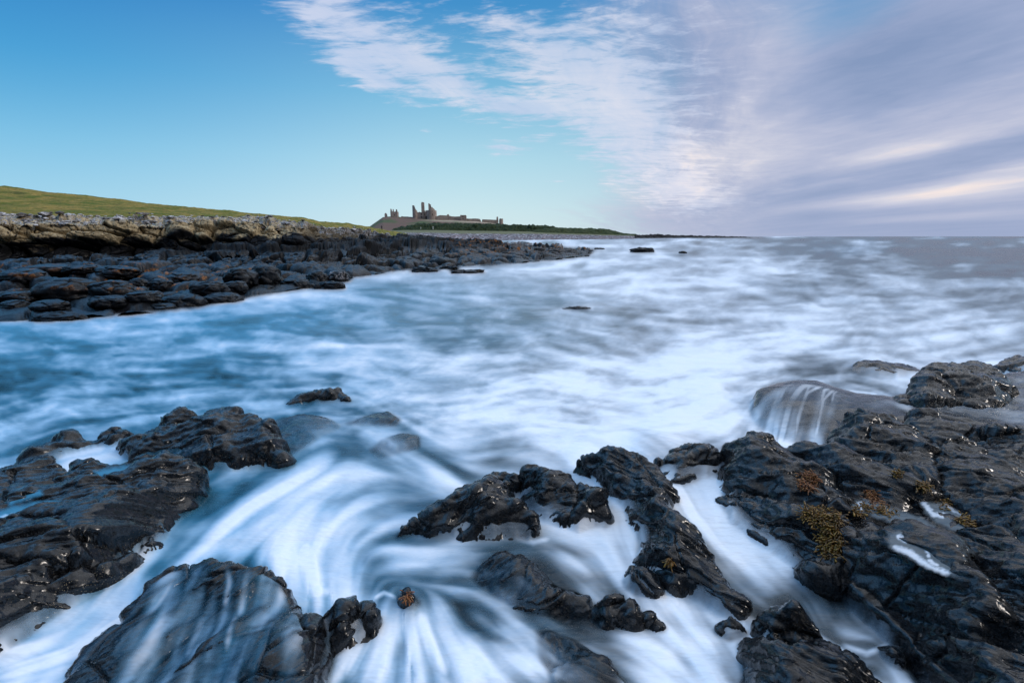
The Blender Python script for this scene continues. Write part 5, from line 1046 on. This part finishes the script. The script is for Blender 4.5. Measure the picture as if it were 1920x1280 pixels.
# tiny figures and markers
m, k = new_mat('dark_cloth'); k.n('ShaderNodeOutputMaterial', {'Surface': k.n('ShaderNodeBsdfPrincipled', {'Base Color': (.02, .02, .025), 'Roughness': .9})}); M['cloth'] = m
m, k = new_mat('white_paint'); k.n('ShaderNodeOutputMaterial', {'Surface': k.n('ShaderNodeBsdfPrincipled', {'Base Color': (.75, .75, .74), 'Roughness': .6})}); M['white'] = m
def person(px, py, D, label):
    x, y, z = at_y(px, py, D); me = bpy.data.meshes.new('person')
    J = [((0, 0, .92), .17), ((0, 0, 1.15), .16), ((0, 0, 1.42), .19), ((0, 0, 1.52), .08), ((0, 0, 1.66), .12), ((.1, 0, .86), .11), ((.12, .03, .46), .08), ((.12, 0, .06), .06), ((.13, -.12, .03), .05),
         ((-.1, 0, .86), .11), ((-.12, -.04, .46), .08), ((-.12, 0, .06), .06), ((-.13, -.12, .03), .05), ((.24, 0, 1.38), .07), ((.28, .02, 1.1), .055), ((.24, -.1, .86), .045), ((-.24, 0, 1.38), .07), ((-.28, .02, 1.1), .055), ((-.24, -.1, .86), .045)]
    E = [(0, 1), (1, 2), (2, 3), (3, 4), (0, 5), (5, 6), (6, 7), (7, 8), (0, 9), (9, 10), (10, 11), (11, 12), (2, 13), (13, 14), (14, 15), (2, 16), (16, 17), (17, 18)]
    me.from_pydata([j[0] for j in J], E, []); me.materials.append(M['cloth']); o = bpy.data.objects.new('person', me); COL.objects.link(o)
    md = o.modifiers.new('skin', 'SKIN'); 
    for i, j in enumerate(J): me.skin_vertices[0].data[i].radius = (j[1], j[1] * .8)
    me.skin_vertices[0].data[0].use_root = True; o.modifiers.new('sub', 'SUBSURF').levels = 1
    o.location = (float(x), float(y), float(z)); return tag(o, label, 'person')
person(716, 431.5, 185, 'person in dark clothes standing on the grassy end of the headland')
def post(px, py, D, h, label, wd=.35, group='white markers on the slope'):
    x, y, z = at_y(px, py, D); bm = bmesh.new(); bmesh.ops.create_cone(bm, cap_ends=True, segments=8, radius1=wd * .6, radius2=wd * .45, depth=h)
    bmesh.ops.translate(bm, verts=bm.verts, vec=(0, 0, h / 2)); g = bmesh.ops.create_cube(bm, size=1); bmesh.ops.scale(bm, verts=g['verts'], vec=(wd * 2.2, wd * .5, h * .35)); bmesh.ops.translate(bm, verts=g['verts'], vec=(0, -wd * .4, h * .85))
    me = bpy.data.meshes.new('signpost'); bm.to_mesh(me); bm.free(); me.materials.append(M['white']); o = bpy.data.objects.new('signpost', me); COL.objects.link(o); o.location = (float(x), float(y), float(z)); return tag(o, label, 'signpost', group)
post(789, 429.5, 455, 1.7, 'smaller white signpost before the dark scrub bank', .4); post(812, 430, 455, 2.6, 'taller white signpost before the dark scrub bank', .6)

# ------------------------------------------------------------------ tide pools on the outcrop
def pool(label, A, outline, z, strokes, base=.18, tealv=0.0, step=1.6):
    O = [(A[0] + a / A[2], A[1] + b / A[2]) for a, b in outline]; xs = [p[0] for p in O]; ys = [p[1] for p in O]
    mx_, my_ = sum(xs) / len(xs), sum(ys) / len(ys); O = [(mx_ + (a - mx_) * 1.22, my_ + (b - my_) * 1.22) for a, b in O]; xs = [p[0] for p in O]; ys = [p[1] for p in O]
    gx, gy = np.meshgrid(np.arange(min(xs) - 4, max(xs) + 4, step), np.arange(min(ys) - 4, max(ys) + 4, step)); d = poly_sdf(gx, gy, O) + 3 * perlin(gx / 14, gy / 9, 2)
    f = base + .06 * fbm(gx / 30, gy / 12, 1, 3)
    for pts, w, st in strokes:
        dd = np.full(gx.shape, 1e9); P_ = [(A[0] + a / A[2], A[1] + b / A[2]) for a, b in pts]
        for (ax, ay), (bx, by) in zip(P_[:-1], P_[1:]):
            ex, ey = bx - ax, by - ay; t = np.clip(((gx - ax) * ex + (gy - ay) * ey) / (ex * ex + ey * ey), 0, 1); dd = np.minimum(dd, np.hypot(gx - ax - t * ex, gy - ay - t * ey))
        dd += 3.0 * perlin(gx / 7, gy / 4, 4) + 1.5 * perlin(gx / 3, gy / 2, 6)
        f = np.maximum(f, st * .85 * sstep(w * 1.7, w * .2, dd))
    X_, Y_ = at_z(gx, gy, z); F_ = grid_faces(*gx.shape)[:, ::-1]; keep_ = (d > -2).ravel()[F_].all(1)
    V_ = np.stack([X_, Y_, X_ * 0 + z], -1).reshape(-1, 3)
    V_, F_, at_ = compact(V_, F_[keep_], {'foam': f.ravel(), 'cover': .92 * sstep(-2, 9, d).ravel(), 'teal': np.full(f.size, tealv)})
    return tag(mesh_np('tide_pool', V_, F_, M['water'], attrs=at_), label, 'tide pool')
A7 = (1450, 850, 4.8)
POOLS = [('largest grey pool between the slabs with olive weed at its tip', A7, [(760, 440), (900, 440), (1100, 500), (1280, 560), (1400, 630), (1400, 700), (1280, 720), (1130, 640), (1050, 620), (880, 560), (760, 520)], [([(590, 270), (760, 350), (860, 420)], 5, .85), ([(780, 450), (800, 510)], 5, .9), ([(1220, 640), (1300, 650), (1360, 660)], 4, .7), ([(1120, 640), (1200, 680), (1270, 720)], 3, .9)], .24),
         ('grey pool with a white foam rim under the fissured slab', A7, [(1330, 430), (1450, 440), (1560, 470), (1660, 530), (1720, 590), (1720, 710), (1600, 680), (1480, 620), (1400, 560)], [([(1350, 440), (1400, 500), (1440, 550), (1530, 555)], 6, .9), ([(1560, 460), (1640, 520), (1700, 540)], 4, .9)], .24),
         ('long pool streaked with white foam on top of the huge slab', A7, [(1090, 740), (1230, 700), (1340, 740), (1440, 790), (1540, 840), (1620, 890), (1660, 960), (1700, 1060), (1640, 1090), (1500, 1060), (1350, 1000), (1220, 920), (1100, 860)], [([(1100, 855), (1230, 890), (1330, 970), (1420, 1030), (1560, 1080)], 8, .95), ([(1130, 745), (1190, 780)], 6, .9), ([(1330, 750), (1450, 800), (1560, 850), (1610, 890)], 5, .9), ([(1370, 830), (1400, 920)], 4, .9), ([(1400, 960), (1470, 1000)], 4, .9)], .22)]
bpy.context.view_layer.update()
near_rocks = [o for o in bpy.data.objects if o.type == 'MESH' and o.name.split('.')[0] in ('rock', 'boulder', 'rock_ledge', 'rock_platform', 'bedrock_ledge', 'basalt_ridge') and o.location.y < 14]
def level(A, pts, q=55):
    pts = list(pts); zs = [h[1].z for h in (cast(near_rocks, A[0] + a / A[2], A[1] + b / A[2]) for a, b in pts) if h]; return float(np.percentile(zs, q - 25)) + .025
for lb, A, ol, st, bs_ in POOLS: pool(lb, A, ol, level(A, ol + [(sum(p[0] for p in ol) / len(ol), sum(p[1] for p in ol) / len(ol))]), st, bs_)
for lb, ol, st in [('blue pool with pale foam smears at the picture edge on the great slab', [(-120, 600), (-20, 575), (60, 550), (150, 535), (225, 530), (240, 560), (200, 590), (100, 600), (40, 618), (0, 640), (-120, 670)], [([(10, 595), (70, 588), (130, 582)], 6, .8), ([(150, 552), (215, 548)], 5, .75)]),
                   ('smaller blue pool high on the great slab', [(70, 480), (110, 470), (160, 480), (170, 505), (110, 525), (40, 545), (50, 510)], []), ('thin blue pool near the crest of the great slab', [(400, 400), (470, 385), (560, 375), (620, 378), (560, 405), (480, 425), (420, 425)], [])]:
    pool(lb, A4, ol, level(A4, ol, 50), st, .22, 1.0)

# ------------------------------------------------------------------ seaweed
def weed_mat(name, a, b, c):
    m, k = new_mat(name); P = k.n('ShaderNodeTexCoord').outputs['Object']; rn = attr(k, 'rnd')
    col = k.mix(k.ss(rn, .2, .6), a, b); col = k.mix(k.ss(rn, .7, .95), col, c)
    k.n('ShaderNodeOutputMaterial', {'Surface': k.n('ShaderNodeBsdfPrincipled', {'Base Color': col, 'Roughness': .35, 'Subsurface Weight': .0})}); return m
M['wrack'] = weed_mat('bladder_wrack', (.035, .018, .005), (.17, .080, .010), (.32, .17, .022)); M['redweed'] = weed_mat('rusty_weed', (.07, .025, .010), (.26, .09, .025), (.36, .17, .05))
def clump(px, py, rpx, n, label, mat, seed, stretch=(1, 1), ang=0.0):
    rs = np.random.RandomState(seed); c = cast(near_rocks, px, py)
    if not c: return
    c0 = c[1]; VV, FF, RR = [], [], []; off = 0
    for i in range(n):
        a = rs.uniform(0, 6.28); q = rs.rand() ** .6; ex, ey = q * math.cos(a) * stretch[0], q * math.sin(a) * stretch[1]
        ex, ey = ex * math.cos(ang) - ey * math.sin(ang), ex * math.sin(ang) + ey * math.cos(ang)
        h = cast(near_rocks, px + rpx * ex, py + rpx * ey)
        if not h or abs(h[1].y - c0.y) > 1.0: continue
        b = np.array(h[1]); L = rs.uniform(.03, .085); w = rs.uniform(.003, .006) if mat == 'redweed' else rs.uniform(.004, .008)
        nrm_ = np.array(h[2]); d = np.array([rs.normal() * .7, rs.normal() * .6 - .4, rs.uniform(0, .5)]) + nrm_ * rs.uniform(.2, .9); d /= np.linalg.norm(d)
        s = np.cross(d, nrm_ + rs.normal(size=3) * .4); s /= np.linalg.norm(s) + 1e-9; up = np.cross(s, d); bend = rs.uniform(.1, .6)
        ns = 5; rnd = rs.rand()
        for j in range(ns):
            t = j / (ns - 1); cpt_ = b + d * L * t - np.array([0, 0, 1]) * bend * L * t * t + nrm_ * .006
            ww = w * (.45 + 1.1 * t if j < ns - 1 else .9); tk = w * (.35 + .5 * t)
            for kx, kz in ((-1, 0), (0, 1), (1, 0), (0, -1)): VV.append(cpt_ + s * ww * kx + up * tk * kz); RR.append(rnd * .6 + .4 * t)
        for j in range(ns - 1):
            for e in range(4): FF.append((off + j * 4 + e, off + j * 4 + (e + 1) % 4, off + j * 4 + 4 + (e + 1) % 4, off + j * 4 + 4 + e))
        FF.append((off + ns * 4 - 4, off + ns * 4 - 3, off + ns * 4 - 2, off + ns * 4 - 1)); off += ns * 4
    if not VV: return
    V_ = np.array(VV) - np.array(c0); o = mesh_np('seaweed', V_, np.array(FF), M[mat], attrs={'rnd': np.array(RR)}); o.location = c0; tag(o, label, 'seaweed')
clump(1513, 902, 19, 330, 'feathery orange seaweed tuft on the blunt-nosed rock', 'redweed', 1)
clump(1540, 966, 38, 420, 'widest olive-gold seaweed mat on the sloping slab', 'wrack', 2, (1.1, .45), .12)
clump(1556, 1012, 30, 560, 'hanging brown seaweed mass below the widest olive mat', 'wrack', 3, (.75, 1.2))
clump(1636, 938, 20, 300, 'rust-red seaweed draped between the slabs above the big pool', 'redweed', 4, (.6, 1.2), -.6)
clump(1660, 962, 19, 260, 'gold and rust seaweed at the tip of the largest pool', 'wrack', 5, (1.1, .6), .3)
clump(1614, 956, 16, 110, 'thin olive seaweed strand by the white trickle', 'wrack', 6, (1.4, .5))
clump(1680, 890, 7, 60, 'tiny gold seaweed sprig on the slanting slab', 'wrack', 7); clump(1729, 912, 9, 90, 'small gold seaweed tuft in the crack of the peaked rock', 'wrack', 8, (1.3, .7))
clump(1768, 946, 13, 110, 'small dark gold seaweed at the foam rim of the pool', 'wrack', 9); clump(1808, 978, 12, 150, 'olive seaweed strand trailing over the pool edge', 'wrack', 10, (1.2, .7), .3)
clump(1257, 1052, 6, 40, 'little ochre seaweed tuft on the long ridge', 'wrack', 11, (.8, 1.2)); clump(762, 1115, 6, 40, 'rusty seaweed on the thumb-sized stub', 'redweed', 13)
print('all', round(time.time() - T0, 1))
